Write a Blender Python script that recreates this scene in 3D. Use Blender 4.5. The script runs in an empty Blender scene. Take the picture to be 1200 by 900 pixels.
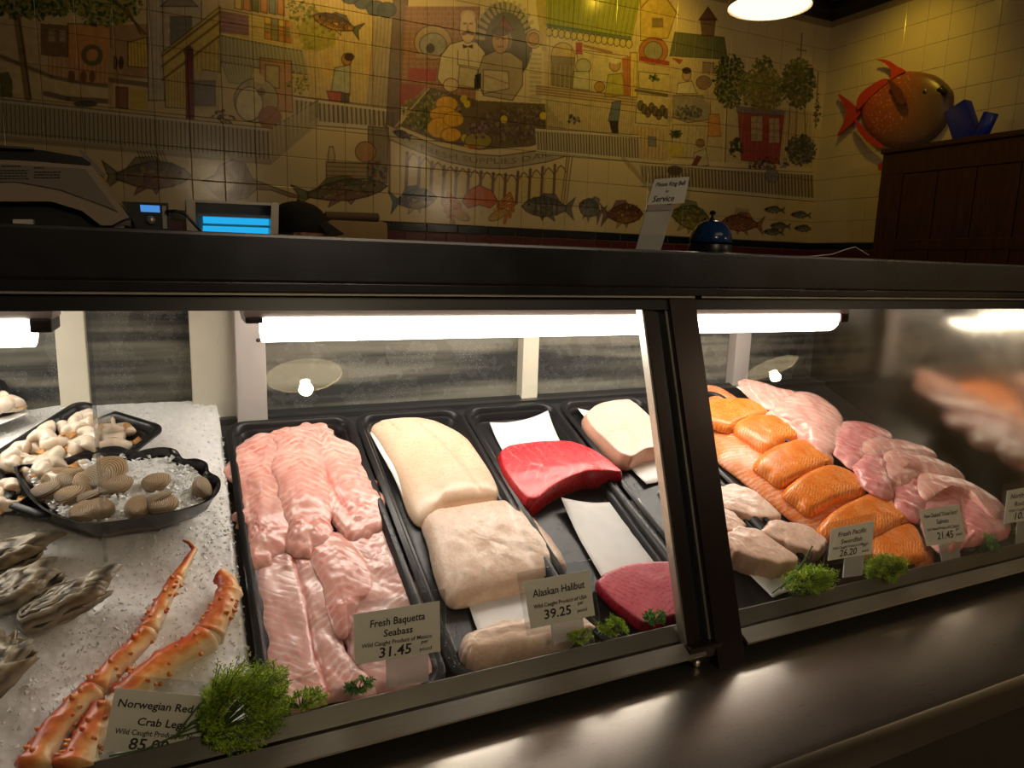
import bpy, bmesh, math, random
import numpy as np
from mathutils import Vector, Matrix
rnd = random.Random(7)
C = bpy.context.scene.collection
PI = math.pi
# ---------------------------------------------------------------- camera
EYE = 1.28
FPX = 830.25
YAW, PITCH, ROLL = math.radians(25.483), math.radians(9.886), math.radians(1.736)
_f = np.array([math.sin(YAW)*math.cos(PITCH), math.cos(YAW)*math.cos(PITCH), -math.sin(PITCH)])
_r = np.array([math.cos(YAW), -math.sin(YAW), 0.0]); _u = np.cross(_r, _f)
RT = _r*math.cos(ROLL)+_u*math.sin(ROLL); UP = -_r*math.sin(ROLL)+_u*math.cos(ROLL); FW = _f
EYEP = np.array([0, 0, EYE])
cam_d = bpy.data.cameras.new('camera'); cam = bpy.data.objects.new('camera', cam_d); C.objects.link(cam)
cam.matrix_world = Matrix(((RT[0], UP[0], -FW[0], 0), (RT[1], UP[1], -FW[1], 0), (RT[2], UP[2], -FW[2], EYE), (0, 0, 0, 1)))
cam_d.sensor_width = 36; cam_d.lens = FPX/1200*36; cam_d.clip_start = 0.02
bpy.context.scene.camera = cam
# ---------------------------------------------------------------- world, room lights, exposure
sc = bpy.context.scene
sc.view_settings.view_transform = 'Standard'; sc.view_settings.look = 'None'
sc.view_settings.exposure = 0.12; sc.view_settings.gamma = 1; sc.view_settings.use_curve_mapping = False
w = bpy.data.worlds.new('world'); sc.world = w; w.use_nodes = True
w.node_tree.nodes['Background'].inputs[0].default_value = (1.0, 0.8, 0.55, 1)
w.node_tree.nodes['Background'].inputs[1].default_value = 0.012
FLUO = 13.0            # interior tubes (radiance)
PENDANT = 4.5
def spot(name, loc, target, power, col, size=0.9, blend=0.6, rad=0.04):
    d = bpy.data.lights.new(name, 'SPOT'); d.energy = power; d.color = col; d.spot_size = size; d.spot_blend = blend; d.shadow_soft_size = rad
    o = bpy.data.objects.new(name, d); C.objects.link(o); o.location = loc
    o.rotation_euler = (Vector(target)-Vector(loc)).to_track_quat('-Z', 'Y').to_euler()
    return o
def area(name, loc, target, power, col, sx, sy):
    d = bpy.data.lights.new(name, 'AREA'); d.energy = power; d.color = col; d.shape = 'RECTANGLE'; d.size = sx; d.size_y = sy
    o = bpy.data.objects.new(name, d); C.objects.link(o); o.location = loc
    o.rotation_euler = (Vector(target)-Vector(loc)).to_track_quat('-Z', 'Y').to_euler()
    return o
YEL = (1.0, 0.62, 0.05); WRM = (1.0, 0.68, 0.34)
spot('spot_light', (0.75, 3.30, 3.1), (0.98, 4.0, 2.80), 24, YEL, 1.9, 1.0)
spot('spot_light', (2.1, 3.30, 3.1), (2.35, 4.0, 2.78), 11, (1.0, .72, .04), 1.9, 1.0)
spot('spot_light', (2.75, 3.35, 3.1), (2.8, 4.0, 2.62), 11, (1.0, .62, .04), 1.5, 1.0)
spot('spot_light', (3.75, 3.15, 3.05), (4.37, 3.32, 2.45), 9, (1.0, .66, .05), 1.7, 1.0)
area('room_fill_light', (1.6, 2.6, 3.1), (1.8, 4.0, 1.9), 5.5, WRM, 3.2, 0.3)  # added warm fill for the back wall, not a fitting in the ceiling
area('room_fill_light', (2.2, 1.0, 3.1), (3.6, 3.2, 1.9), 1.6, WRM, 1.0, 0.5)  # added weak fill toward the right wall, no lamp hangs here
area('room_fill_light', (1.4, -1.6, 3.1), (1.4, -1.5, 0.8), 6, (1.0, 0.78, 0.52), 2.2, 0.3)  # added ambient fill above the customer side, stands for no real lamp
PEND_W = 20.0
# ---------------------------------------------------------------- pixel -> place
def ray(x, y):
    return RT*((x-600)/FPX) - UP*((y-450)/FPX) + FW
def hit(p, o, n):
    d = ray(*p); o = np.asarray(o, float); n = np.asarray(n, float)
    return EYEP + d*(((o-EYEP)@n)/(d@n))
def aty(p, Y): return hit(p, (0, Y, 0), (0, 1, 0))
def atx(p, X): return hit(p, (X, 0, 0), (1, 0, 0))
def atz(p, Z): return hit(p, (0, 0, Z), (0, 0, 1))
TH = math.atan(0.404)
DO = np.array([0, 1.35, EYE-0.304]); DU = np.array([1.0, 0, 0]); DV = np.array([0, math.cos(TH), math.sin(TH)]); DN = np.array([0, -math.sin(TH), math.cos(TH)])
def deck(p, h=0.0):                       # pixel -> (u, v) on the sloping display plane, h above it
    q = hit(p, DO+DN*h, DN)-DO
    return np.array([q@DU, q@DV])
def dw(u, v, h=0.0): return DO+DU*u+DV*v+DN*h
GT = np.array([0, 0.90, EYE-0.0675]); GB = np.array([0, 0.744, EYE-0.539])   # front glass top / bottom line
GN = np.array([0, -(GT-GB)[2], (GT-GB)[1]]); GN /= np.linalg.norm(GN)         # towards the customer
def onglass(p, back=0.0): return hit(p, GB-GN*back, GN)
# ---------------------------------------------------------------- noise
def hsh(i, j, s):
    i = i.astype(np.int64); j = j.astype(np.int64)
    n = (i*374761393 + j*668265263 + s*982451653) & 0x7fffffff
    n = ((n ^ (n >> 13))*1274126177) & 0x7fffffff
    return ((n ^ (n >> 16)) & 0xffffff)/float(0xffffff)
def vnoise(x, y, s=0):
    x = np.asarray(x, float); y = np.asarray(y, float)
    i = np.floor(x); j = np.floor(y); fx = x-i; fy = y-j
    fx = fx*fx*(3-2*fx); fy = fy*fy*(3-2*fy)
    a = hsh(i, j, s); b = hsh(i+1, j, s); c = hsh(i, j+1, s); d = hsh(i+1, j+1, s)
    return (a*(1-fx)+b*fx)*(1-fy)+(c*(1-fx)+d*fx)*fy
def fbm(x, y, s=0, o=4):
    t = 0; a = 0.5
    for k in range(o): t = t+a*vnoise(x*2**k, y*2**k, s+k*17); a *= .5
    return t
# ---------------------------------------------------------------- materials
class NT:
    def __init__(s, name):
        s.m = bpy.data.materials.new(name); s.m.use_nodes = True; s.t = s.m.node_tree; s.t.nodes.clear()
        s.out = s.n('OutputMaterial')
    def n(s, ty, ins=None, **kw):
        nd = s.t.nodes.new('ShaderNode'+ty)
        for k, v in kw.items(): setattr(nd, k, v)
        for k, v in (ins or {}).items(): s.set(nd, k, v)
        return nd
    def set(s, nd, k, v):
        i = nd.inputs[k]
        if isinstance(v, tuple) and len(v) == 2 and hasattr(v[0], 'outputs'): s.t.links.new(v[0].outputs[v[1]], i)
        elif hasattr(v, 'outputs'): s.t.links.new(v.outputs[0], i)
        else:
            if isinstance(v, tuple) and len(v) == 3 and i.type == 'RGBA': v = v+(1,)
            i.default_value = v
    def math(s, op, a, b=0.0, c=None):
        ins = {0: a, 1: b}
        if c is not None: ins[2] = c
        return s.n('Math', ins, operation=op)
    def mix(s, f, a, b, bt='MIX'):
        nd = s.n('MixRGB', blend_type=bt); s.set(nd, 0, f); s.set(nd, 1, a); s.set(nd, 2, b); return nd
    def ramp(s, f, stops):
        nd = s.n('ValToRGB'); s.set(nd, 0, f); e = nd.color_ramp.elements
        while len(e) < len(stops): e.new(0.5)
        for k, (p, c) in enumerate(stops):
            e[k].position = p
        for k, (p, c) in enumerate(stops):
            e[k].color = c+(1,) if isinstance(c, tuple) else (c, c, c, 1)
        return nd
    def noise(s, scale, detail=3, rough=.5, vec=None, dist=0.0):
        nd = s.n('TexNoise', {'Scale': scale, 'Detail': detail, 'Roughness': rough, 'Distortion': dist})
        if vec is not None: s.set(nd, 'Vector', vec)
        return nd
    def coord(s, which='Object', scale=None, rot=None):
        t = s.n('TexCoord')
        if scale is None and rot is None: return (t, which)
        m = s.n('Mapping', {'Vector': (t, which)})
        if scale: m.inputs['Scale'].default_value = scale
        if rot: m.inputs['Rotation'].default_value = rot
        return m
    def bump(s, h, strength=.3, dist=.002):
        return s.n('Bump', {'Height': h, 'Strength': strength, 'Distance': dist})
    def pbr(s, col, rough=.5, metal=0.0, **kw):
        p = s.n('BsdfPrincipled', {'Base Color': col, 'Roughness': rough, 'Metallic': metal})
        for k, v in kw.items(): s.set(p, k.replace('_', ' '), v)
        s.t.links.new(p.outputs[0], s.out.inputs[0]); return p
def plain(name, col, rough=.5, metal=0.0, nz=0.0, scale=40, **kw):
    t = NT(name); v = t.coord()
    c = col
    if nz:
        n = t.noise(scale, 3, .5, v)
        c = t.mix(n, tuple(max(0, x*(1-nz)) for x in col), tuple(min(1, x*(1+nz)) for x in col))
    t.pbr(c, rough, metal, **kw); return t.m
def steel(name, col, rough, streak=(2, 60, 60), scratch=0.0):
    t = NT(name); v = t.coord('Object', streak); n = t.noise(8, 4, .6, v)
    c = t.mix(n, tuple(x*.8 for x in col), tuple(min(1, x*1.15) for x in col))
    n2 = t.noise(6, 4, .6, t.coord('Object'))
    r = t.math('MULTIPLY_ADD', n2, .22, rough-.11)
    b = t.bump(n, .05, .0005)
    t.pbr(c, r, 1.0, Normal=b); return t.m
M = {}
M['steel'] = steel('brushed_steel', (.55, .54, .52), .24)
M['fascia'] = steel('dark_steel', (.16, .165, .19), .27, (1, 90, 90))
M['chrome'] = steel('sill_steel', (.8, .76, .68), .42)
M['flange'] = steel('deck_steel', (.2, .2, .18), .32)
M['frame'] = plain('black_frame', (.012, .012, .015), .3, 0.0, .3, 12)
M['bronze'] = plain('dark_bronze_frame', (.055, .04, .038), .28, .7, .3, 10)
M['cream_metal'] = plain('cream_painted_metal', (.62, .58, .46), .45, 0, .12, 14)
M['grey_metal'] = plain('grey_painted_metal', (.42, .38, .35), .45, 0, .15, 14)
M['deckblack'] = plain('deck_black', (.02, .02, .02), .4)
def m_ledge():
    t = NT('worn_steel_ledge'); v = t.coord('Object')
    n = t.noise(5, 5, .6, v); wv = t.coord('Object', (1.5, 40, 1), (0, 0, .5)); s = t.noise(30, 4, .7, wv)
    c = t.mix(n, (.34, .31, .27), (.50, .46, .41))
    sc_ = t.ramp(t.noise(14, 6, .75, t.coord('Object', (1, 14, 1), (0, 0, 1.1)), 1.5), [(.62, 0.0), (.68, 1.0)])
    c = t.mix(t.math('MULTIPLY', sc_, .25), c, (.5, .47, .42))
    r = t.math('MULTIPLY_ADD', s, .16, .22)
    t.pbr(c, r, .95, Normal=t.bump(s, .06, .0006)); return t.m
M['ledge'] = m_ledge()
def m_glass(name='case_glass', tint=(.965, .955, .94), haze=.05, drip=True):
    t = NT(name); tr = t.n('BsdfTransparent', {0: tint}); gl = t.n('BsdfGlossy', {'Color': (1, 1, 1), 'Roughness': 0.0})
    ge = t.n('NewGeometry'); dp = t.n('VectorMath', {0: (ge, 'Normal'), 1: (ge, 'Incoming')}, operation='DOT_PRODUCT')
    fr = t.math('MULTIPLY_ADD', t.math('POWER', t.math('SUBTRACT', 1.0, t.math('ABSOLUTE', (dp, 'Value'))), 5.0), .96, .04)   # Schlick, the same from both faces
    mx = t.n('MixShader', {0: fr, 1: tr, 2: gl})
    di = t.n('BsdfDiffuse', {0: (.8, .82, .84)})
    v = t.coord('Object', (1, 1, .35)); n = t.noise(9, 6, .65, v)
    f = t.math('MULTIPLY', t.ramp(n, [(.45, 0.0), (.8, 1.0)]), haze)
    if drip:
        sv = t.coord('Object', (60, 1, 6), (0, .2, 0)); s = t.ramp(t.noise(3.0, 5, .7, sv, .6), [(.67, 0.0), (.7, 1.0)])
        dots = t.n('TexVoronoi', {'Scale': 110.0, 'Vector': t.coord('Object')}); dd = t.ramp((dots, 'Distance'), [(.06, 1.0), (.1, 0.0)])
        msk = t.ramp(t.noise(7, 2, .5, t.coord('Object')), [(.55, 0.0), (.7, 1.0)])
        f = t.math('ADD', f, t.math('MULTIPLY', s, .07)); f = t.math('ADD', f, t.math('MULTIPLY', t.math('MULTIPLY', dd, msk), .12))
    m2 = t.n('MixShader', {0: f, 1: mx, 2: di})
    t.t.links.new(m2.outputs[0], t.out.inputs[0]); return t.m
M['glass'] = m_glass(haze=.035)
M['acrylic'] = m_glass('clear_acrylic', (.9, .91, .91), .06, False); M['frost'] = plain('frosted_acrylic', (.55, .55, .53), .3, 0, .1, 30, Alpha=.55)
def m_rear():
    t = NT('fogged_rear_door'); v = t.coord('Object')
    sp = t.n('TexVoronoi', {'Scale': 260.0, 'Vector': v}); dots = t.ramp((sp, 'Distance'), [(.1, 1.0), (.3, 0.0)])
    big = t.noise(16, 5, .6, v); band = t.noise(6, 3, .5, t.coord('Object', (.3, 1, 6)))
    c = t.mix(t.ramp(band, [(.4, 0.0), (.62, 1.0)]), (.045, .047, .045), (.2, .19, .15))
    c = t.mix(t.math('MULTIPLY', dots, t.ramp(big, [(.4, 0.0), (.6, .7)])), c, (.5, .52, .5))
    t.pbr(c, t.ramp(big, [(.3, .12), (.7, .45)]), 0.0); return t.m
M['rear'] = m_rear()
M['partition'] = steel('mirror_partition', (.42, .38, .31), .15, (3, 3, 3))
M['plastic'] = plain('black_plastic', (.011, .011, .012), .24, 0, .4, 300)
def m_tray():
    t = NT('black_tray_plastic'); v = t.coord('Object'); sp = t.n('TexVoronoi', {'Scale': 230.0, 'Vector': v})
    d = t.ramp((sp, 'Distance'), [(.0, 1.0), (.35, 0.0)]); msk = t.ramp(t.noise(12, 3, .5, v), [(.45, 0.0), (.65, 1.0)])
    t.pbr((.011, .011, .012), .3, 0, Specular_IOR_Level=.3, Normal=t.bump(t.math('MULTIPLY', d, msk), .5, .0012)); return t.m
M['tray'] = m_tray()
M['paper'] = plain('absorbent_paper', (.8, .8, .77), .8, 0, .06, 60)
M['card'] = plain('price_card', (.74, .74, .64), .55)
M['ink'] = plain('black_ink', (.012, .012, .014), .6)
def m_emit(name, col, s):
    t = NT(name); e = t.n('Emission', {0: col+(1,), 1: s}); t.t.links.new(e.outputs[0], t.out.inputs[0]); return t.m
M['fluo'] = m_emit('tube_diffuser_lit', (1.0, .93, .83), FLUO)
M['pend'] = m_emit('pendant_glass_lit', (1.0, .80, .46), 1.9)
M['bulb'] = m_emit('bulb_lit', (1.0, .80, .5), 40)
M['blue_tube'] = m_emit('blue_tube_lit', (.02, .42, .85), .9)
M['lcd'] = m_emit('blue_screen_lit', (.08, .3, .75), .8)
# ---------------------------------------------------------------- geometry helpers
class MB:
    def __init__(s): s.v = []; s.f = []
    def add(s, vs, fs):
        b = len(s.v); s.v += [tuple(float(c) for c in q) for q in vs]; s.f += [tuple(b+i for i in f) for f in fs]; return s
    def box(s, x0, x1, y0, y1, z0, z1, c=0.0, T=None):
        if c <= 0:
            vs = [(x, y, z) for z in (z0, z1) for y in (y0, y1) for x in (x0, x1)]
            fs = [(0, 2, 3, 1), (4, 5, 7, 6), (0, 1, 5, 4), (2, 6, 7, 3), (0, 4, 6, 2), (1, 3, 7, 5)]
        else:
            bm = bmesh.new(); bmesh.ops.create_cube(bm, size=1)
            for q in bm.verts: q.co = Vector(((x0+x1)/2+q.co.x*(x1-x0), (y0+y1)/2+q.co.y*(y1-y0), (z0+z1)/2+q.co.z*(z1-z0)))
            bmesh.ops.bevel(bm, geom=bm.edges[:], offset=c, segments=2, affect='EDGES', profile=.6)
            bm.verts.index_update(); vs = [tuple(q.co) for q in bm.verts]; fs = [tuple(q.index for q in f.verts) for f in bm.faces]; bm.free()
        if T is not None: vs = [T(*q) for q in vs]
        return s.add(vs, fs)
    def prism(s, prof, x0, x1):        # profile of (y,z) extruded along x
        n = len(prof); vs = [(x0, y, z) for y, z in prof]+[(x1, y, z) for y, z in prof]
        fs = [(i, (i+1) % n, n+(i+1) % n, n+i) for i in range(n)]+[tuple(range(n))[::-1], tuple(range(n, 2*n))]
        return s.add(vs, fs)
    def tube(s, pts, rad, seg=8, cap=True, squash=1.0, up=None):
        pts = [np.array(p, float) for p in pts]; n = len(pts)
        if not hasattr(rad, '__len__'): rad = [rad]*n
        prev = None; rings = []
        for i in range(n):
            d = pts[min(i+1, n-1)]-pts[max(i-1, 0)]; d /= (np.linalg.norm(d)+1e-9)
            if prev is None:
                a = np.array(up if up is not None else ((0, 0, 1) if abs(d[2]) < .9 else (1, 0, 0)), float)
            else: a = prev
            a = a-d*(a@d); a /= (np.linalg.norm(a)+1e-9); b = np.cross(d, a); prev = a
            rings.append([pts[i]+(a*math.cos(t)*squash+b*math.sin(t))*rad[i] for t in [2*PI*k/seg for k in range(seg)]])
        vs = [q for r in rings for q in r]
        fs = [(i*seg+k, i*seg+(k+1) % seg, (i+1)*seg+(k+1) % seg, (i+1)*seg+k) for i in range(n-1) for k in range(seg)]
        if cap: fs += [tuple(range(seg))[::-1], tuple(range((n-1)*seg, n*seg))]
        return s.add(vs, fs)
    def lathe(s, prof, c, seg=32, axis=None):     # profile of (r,z) about a vertical axis at c
        c = np.array(c, float); n = len(prof); vs = []
        for r, z in prof:
            for k in range(seg):
                t = 2*PI*k/seg; q = np.array([r*math.cos(t), r*math.sin(t), z])
                if axis is not None: q = axis@q
                vs.append(c+q)
        fs = [(i*seg+k, i*seg+(k+1) % seg, (i+1)*seg+(k+1) % seg, (i+1)*seg+k) for i in range(n-1) for k in range(seg)]
        return s.add(vs, fs)
    def ball(s, c, r, seg=12, rings=8, T=None):
        rx, ry, rz = r if hasattr(r, '__len__') else (r, r, r)
        vs = []; 
        for i in range(rings+1):
            a = PI*i/rings
            for k in range(seg):
                t = 2*PI*k/seg; q = (c[0]+rx*math.sin(a)*math.cos(t), c[1]+ry*math.sin(a)*math.sin(t), c[2]+rz*math.cos(a))
                vs.append(T(*q) if T else q)
        fs = [(i*seg+k, (i+1)*seg+k, (i+1)*seg+(k+1) % seg, i*seg+(k+1) % seg) for i in range(rings) for k in range(seg)]
        return s.add(vs, fs)
    def build(s, name, mat, parent=None, smooth=False, origin=None, attrs=None, uv=None, kind=None, label=None, mods=None):
        V = np.array(s.v, float)
        if origin is None:
            if parent is not None: origin = np.zeros(3)
            else: origin = np.array([V[:, 0].mean(), V[:, 1].mean(), V[:, 2].min()])
        po = np.array(parent.get('_w', (0, 0, 0)), float) if parent is not None else np.zeros(3)
        if parent is not None: L = V-po
        else: L = V-origin
        me = bpy.data.meshes.new(name); me.from_pydata(L.tolist(), [], s.f); me.validate(clean_customdata=False)
        me.materials.append(mat)
        if smooth: me.polygons.foreach_set('use_smooth', [True]*len(me.polygons))
        if smooth and smooth != True: me.set_sharp_from_angle(angle=smooth)
        for k, a in (attrs or {}).items():
            at = me.attributes.new(k, 'FLOAT', 'POINT'); at.data.foreach_set('value', np.asarray(a, np.float32))
        if uv is not None:
            l = me.uv_layers.new(name='UVMap'); idx = np.zeros(len(me.loops), np.int32); me.loops.foreach_get('vertex_index', idx)
            l.data.foreach_set('uv', np.asarray(uv, np.float32)[idx].ravel())
        o = bpy.data.objects.new(name, me); C.objects.link(o)
        if parent is not None: o.parent = parent; o['_w'] = tuple(float(c) for c in po)
        else: o.location = origin; o['_w'] = tuple(float(c) for c in origin)
        if kind: o['kind'] = kind
        if label: o['label'] = label
        return o
def fixn(o):                                   # consistent outward normals
    bm = bmesh.new(); bm.from_mesh(o.data); bmesh.ops.recalc_face_normals(bm, faces=bm.faces[:]); bm.to_mesh(o.data); bm.free(); return o
def tag(o, label=None, cat=None, group=None, kind=None):
    if label: o['label'] = label
    if cat: o['category'] = cat
    if group: o['group'] = group
    if kind: o['kind'] = kind
    return o
def thing(name, label, cat, loc, group=None, kind=None):
    o = bpy.data.objects.new(name, None); C.objects.link(o); o.empty_display_size = .05
    o.location = [float(c) for c in loc]; o['_w'] = tuple(float(c) for c in loc); tag(o, label, cat, group, kind); return o
def text_mesh(body, size=1.0, shear=.12, bold=.0, align='CENTER'):
    cu = bpy.data.curves.new('t', 'FONT'); cu.body = body; cu.size = size; cu.shear = shear; cu.offset = bold; cu.align_x = align; cu.resolution_u = 2
    ob = bpy.data.objects.new('t', cu); C.objects.link(ob)
    dg = bpy.context.evaluated_depsgraph_get(); me = bpy.data.meshes.new_from_object(ob.evaluated_get(dg))
    V = np.array([v.co[:] for v in me.vertices]).reshape(-1, 3); F = [tuple(p.vertices) for p in me.polygons]
    bpy.data.objects.remove(ob); bpy.data.curves.remove(cu); bpy.data.meshes.remove(me)
    return V, F
# ================================================================ ROOM SHELL
X0, X1, Y0, Y1, CEIL = -3.2, 4.37, -3.4, 4.0, EYE+1.865
M['floor'] = plain('dark_floor_tile', (.08, .05, .04), .35, 0, .3, 6)
M['ceil'] = plain('ceiling_paint', (.16, .12, .07), .8, 0, .15, 12)
M['grout'] = plain('tile_grout', (.30, .22, .11), .9, 0, .2, 30)
M['darkwall'] = plain('dark_wall_paint', (.05, .035, .025), .8, 0, .2, 8)
M['mould'] = plain('black_moulding', (.012, .009, .008), .35)
def struct(mb, name, mat, **k): return tag(mb.build(name, mat, **k), kind='structure')
struct(MB().box(X0-.1, X1+.1, Y0-.1, Y1+.1, -.1, 0), 'floor', M['floor'])
struct(MB().box(X0-.1, X1+.1, Y0-.1, Y1+.1, CEIL, CEIL+.1), 'ceiling', M['ceil'])
wall_back = struct(MB().box(X0-.1, X1+.1, Y1, Y1+.1, 0, CEIL), 'wall_back', M['grout'])
wall_right = struct(MB().box(X1, X1+.1, Y0, Y1, 0, CEIL), 'wall_right', M['grout'])
struct(MB().box(X0-.1, X0, Y0, Y1, 0, CEIL), 'wall_left', M['darkwall'])
struct(MB().box(X0-.1, X1+.1, Y0-.1, Y0, 0, CEIL), 'wall_front', M['darkwall'])
mo = [(0, 0), (-.015, 0), (-.03, .03), (-.06, .05), (-.075, .085), (-.075, .1), (0, .1)]
struct(MB().prism([(Y1+a, CEIL-.1+b) for a, b in mo], X0, X1-.0), 'trim_1', M['mould'])
m_ = MB(); m_.prism([(a, CEIL-.1+b) for a, b in mo], Y0, Y1-.0); m_.v = [(X1+y, x, z) for x, y, z in m_.v]
struct(m_, 'trim_2', M['mould'])
# ---- the painted tile mural: a generated picture, laid on the wall by its real position
MS = 320.0; MX0, MZ1 = -1.15, CEIL
MW, MH = int((X1-MX0)*MS), int((CEIL-EYE-.19)*MS)
IMG = np.empty((MH, MW, 3), np.float32); IMG[:] = (.70, .60, .40)
PXS = 0.0056*MS            # one photo pixel on the wall, roughly
yy_, xx_ = np.mgrid[0:MH, 0:MW]
IMG *= (0.93+.14*fbm(xx_/60., yy_/60., 3))[..., None]
def mp(p):
    q = aty(p, Y1); return ((q[0]-MX0)*MS, (MZ1-q[2])*MS)
def _mask(P):
    P = np.array(P); x0, y0 = np.floor(P.min(0)).astype(int)-1; x1, y1 = np.ceil(P.max(0)).astype(int)+2
    x0, y0 = max(0, x0), max(0, y0); x1, y1 = min(MW, x1), min(MH, y1)
    if x1 <= x0 or y1 <= y0: return None
    gx, gy_ = np.meshgrid(np.arange(x0, x1)+.5, np.arange(y0, y1)+.5); m = np.zeros(gx.shape, bool)
    for i in range(len(P)):
        (ax, ay), (bx, by) = P[i], P[(i+1) % len(P)]
        if ay == by: continue
        m ^= ((ay > gy_) != (by > gy_)) & (gx < (bx-ax)*(gy_-ay)/(by-ay)+ax)
    return m, x0, y0, x1, y1
INK = (.10, .06, .035)
def poly(pts, col, a=.85, nz=.35, ink=None, wd=.7, raw=False):
    P = pts if raw else [mp(p) for p in pts]; r = _mask(P)
    if r is None: return
    m, x0, y0, x1, y1 = r
    n = (1-nz/2+nz*fbm(xx_[y0:y1, x0:x1]/7., yy_[y0:y1, x0:x1]/7., 9, 3))[..., None]
    S = IMG[y0:y1, x0:x1]; S[m] = (S*(1-a)+np.array(col)*n*a)[m]
    if ink is not None: line(P+[P[0]], ink, wd, raw=True)
def line(pts, col=INK, wd=.8, a=.8, raw=False):
    P = pts if raw else [mp(p) for p in pts]; wd = wd*PXS*.5
    for (ax, ay), (bx, by) in zip(P[:-1], P[1:]):
        x0, x1 = int(min(ax, bx)-wd-2), int(max(ax, bx)+wd+3); y0, y1 = int(min(ay, by)-wd-2), int(max(ay, by)+wd+3)
        x0, y0, x1, y1 = max(0, x0), max(0, y0), min(MW, x1), min(MH, y1)
        if x1 <= x0 or y1 <= y0: continue
        gx, gy_ = np.meshgrid(np.arange(x0, x1)+.5, np.arange(y0, y1)+.5); dx, dy = bx-ax, by-ay; L = dx*dx+dy*dy+1e-9
        t = np.clip(((gx-ax)*dx+(gy_-ay)*dy)/L, 0, 1); d = np.hypot(gx-ax-t*dx, gy_-ay-t*dy)
        k = (np.clip(wd+.6-d, 0, 1)*a)[..., None]; S = IMG[y0:y1, x0:x1]; S[:] = S*(1-k)+np.array(col)*k
def ell(cx, cy, rx, ry, col, a=.85, rot=0, ink=None, nz=.35, n=20, a0=0, a1=2*PI, wd=.7):
    c, s = math.cos(rot), math.sin(rot)
    pts = [(cx+rx*math.cos(t)*c-ry*math.sin(t)*s, cy+rx*math.cos(t)*s+ry*math.sin(t)*c) for t in [a0+(a1-a0)*k/n for k in range(n)]]
    poly(pts, col, a, nz, ink, wd)
def leaves(pts_box, cols, n, r=(1.2, 3.0), a=.8, seed=0):
    if n > 100: ell(pts_box[0], pts_box[1], pts_box[2]*.85, pts_box[3]*.85, cols[0], .45); n = int(n*1.5)
    R = random.Random(seed); cx, cy, rx, ry = pts_box
    for k in range(n):
        t = R.random()*2*PI; q = R.random()**.6; x = cx+rx*q*math.cos(t); y = cy+ry*q*math.sin(t); s = R.uniform(*r)
        ell(x, y, s, s*R.uniform(.4, .9), R.choice(cols), a, R.random()*3, n=7)
def stripes(q, n, col, wd=.7, a=.6):      # quad: top-left, top-right, bottom-right, bottom-left; vertical strokes
    for k in range(n+1):
        t = k/n; line([(q[0][0]+(q[1][0]-q[0][0])*t, q[0][1]+(q[1][1]-q[0][1])*t), (q[3][0]+(q[2][0]-q[3][0])*t, q[3][1]+(q[2][1]-q[3][1])*t)], col, wd, a)
def rows(q, n, col, wd=.7, a=.5): stripes([q[0], q[3], q[2], q[1]], n, col, wd, a)
def rail(a, b, h0, h1, n, col=(.66, .60, .47), dark=(.13, .09, .06)):
    q = [a, b, (b[0]+1, b[1]+h1), (a[0]+1, a[1]+h0)]
    poly(q, (.22, .17, .11), .85); stripes(q, n, col, 1.9, .95); stripes(q, n*2, dark, .6, .5)
    line([a, b], col, 3, .95); line([(a[0], a[1]-1.6), (b[0], b[1]-1.6)], dark, .8)
    line([q[3], q[2]], col, 4, .95); line([(q[3][0], q[3][1]+2.4), (q[2][0], q[2][1]+2.4)], dark, .9)
def win(x0, y0, x1, y1, col, nx=2, ny=3, fr=(.3, .22, .15), sh=0.0):
    q = [(x0, y0), (x1, y0+sh), (x1, y1+sh), (x0, y1)]; poly(q, col, .85, .5, fr, 1.2); stripes(q, nx, fr, .9); rows(q, ny, fr, .9)
G1, G2, G3, G4 = (.06, .11, .02), (.15, .21, .03), (.30, .31, .05), (.46, .42, .08)
OCH, YL, OR, RD, PU, BL, SL = (.62, .45, .18), (.78, .62, .16), (.66, .33, .12), (.42, .10, .08), (.38, .26, .30), (.26, .32, .38), (.32, .31, .30)
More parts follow.
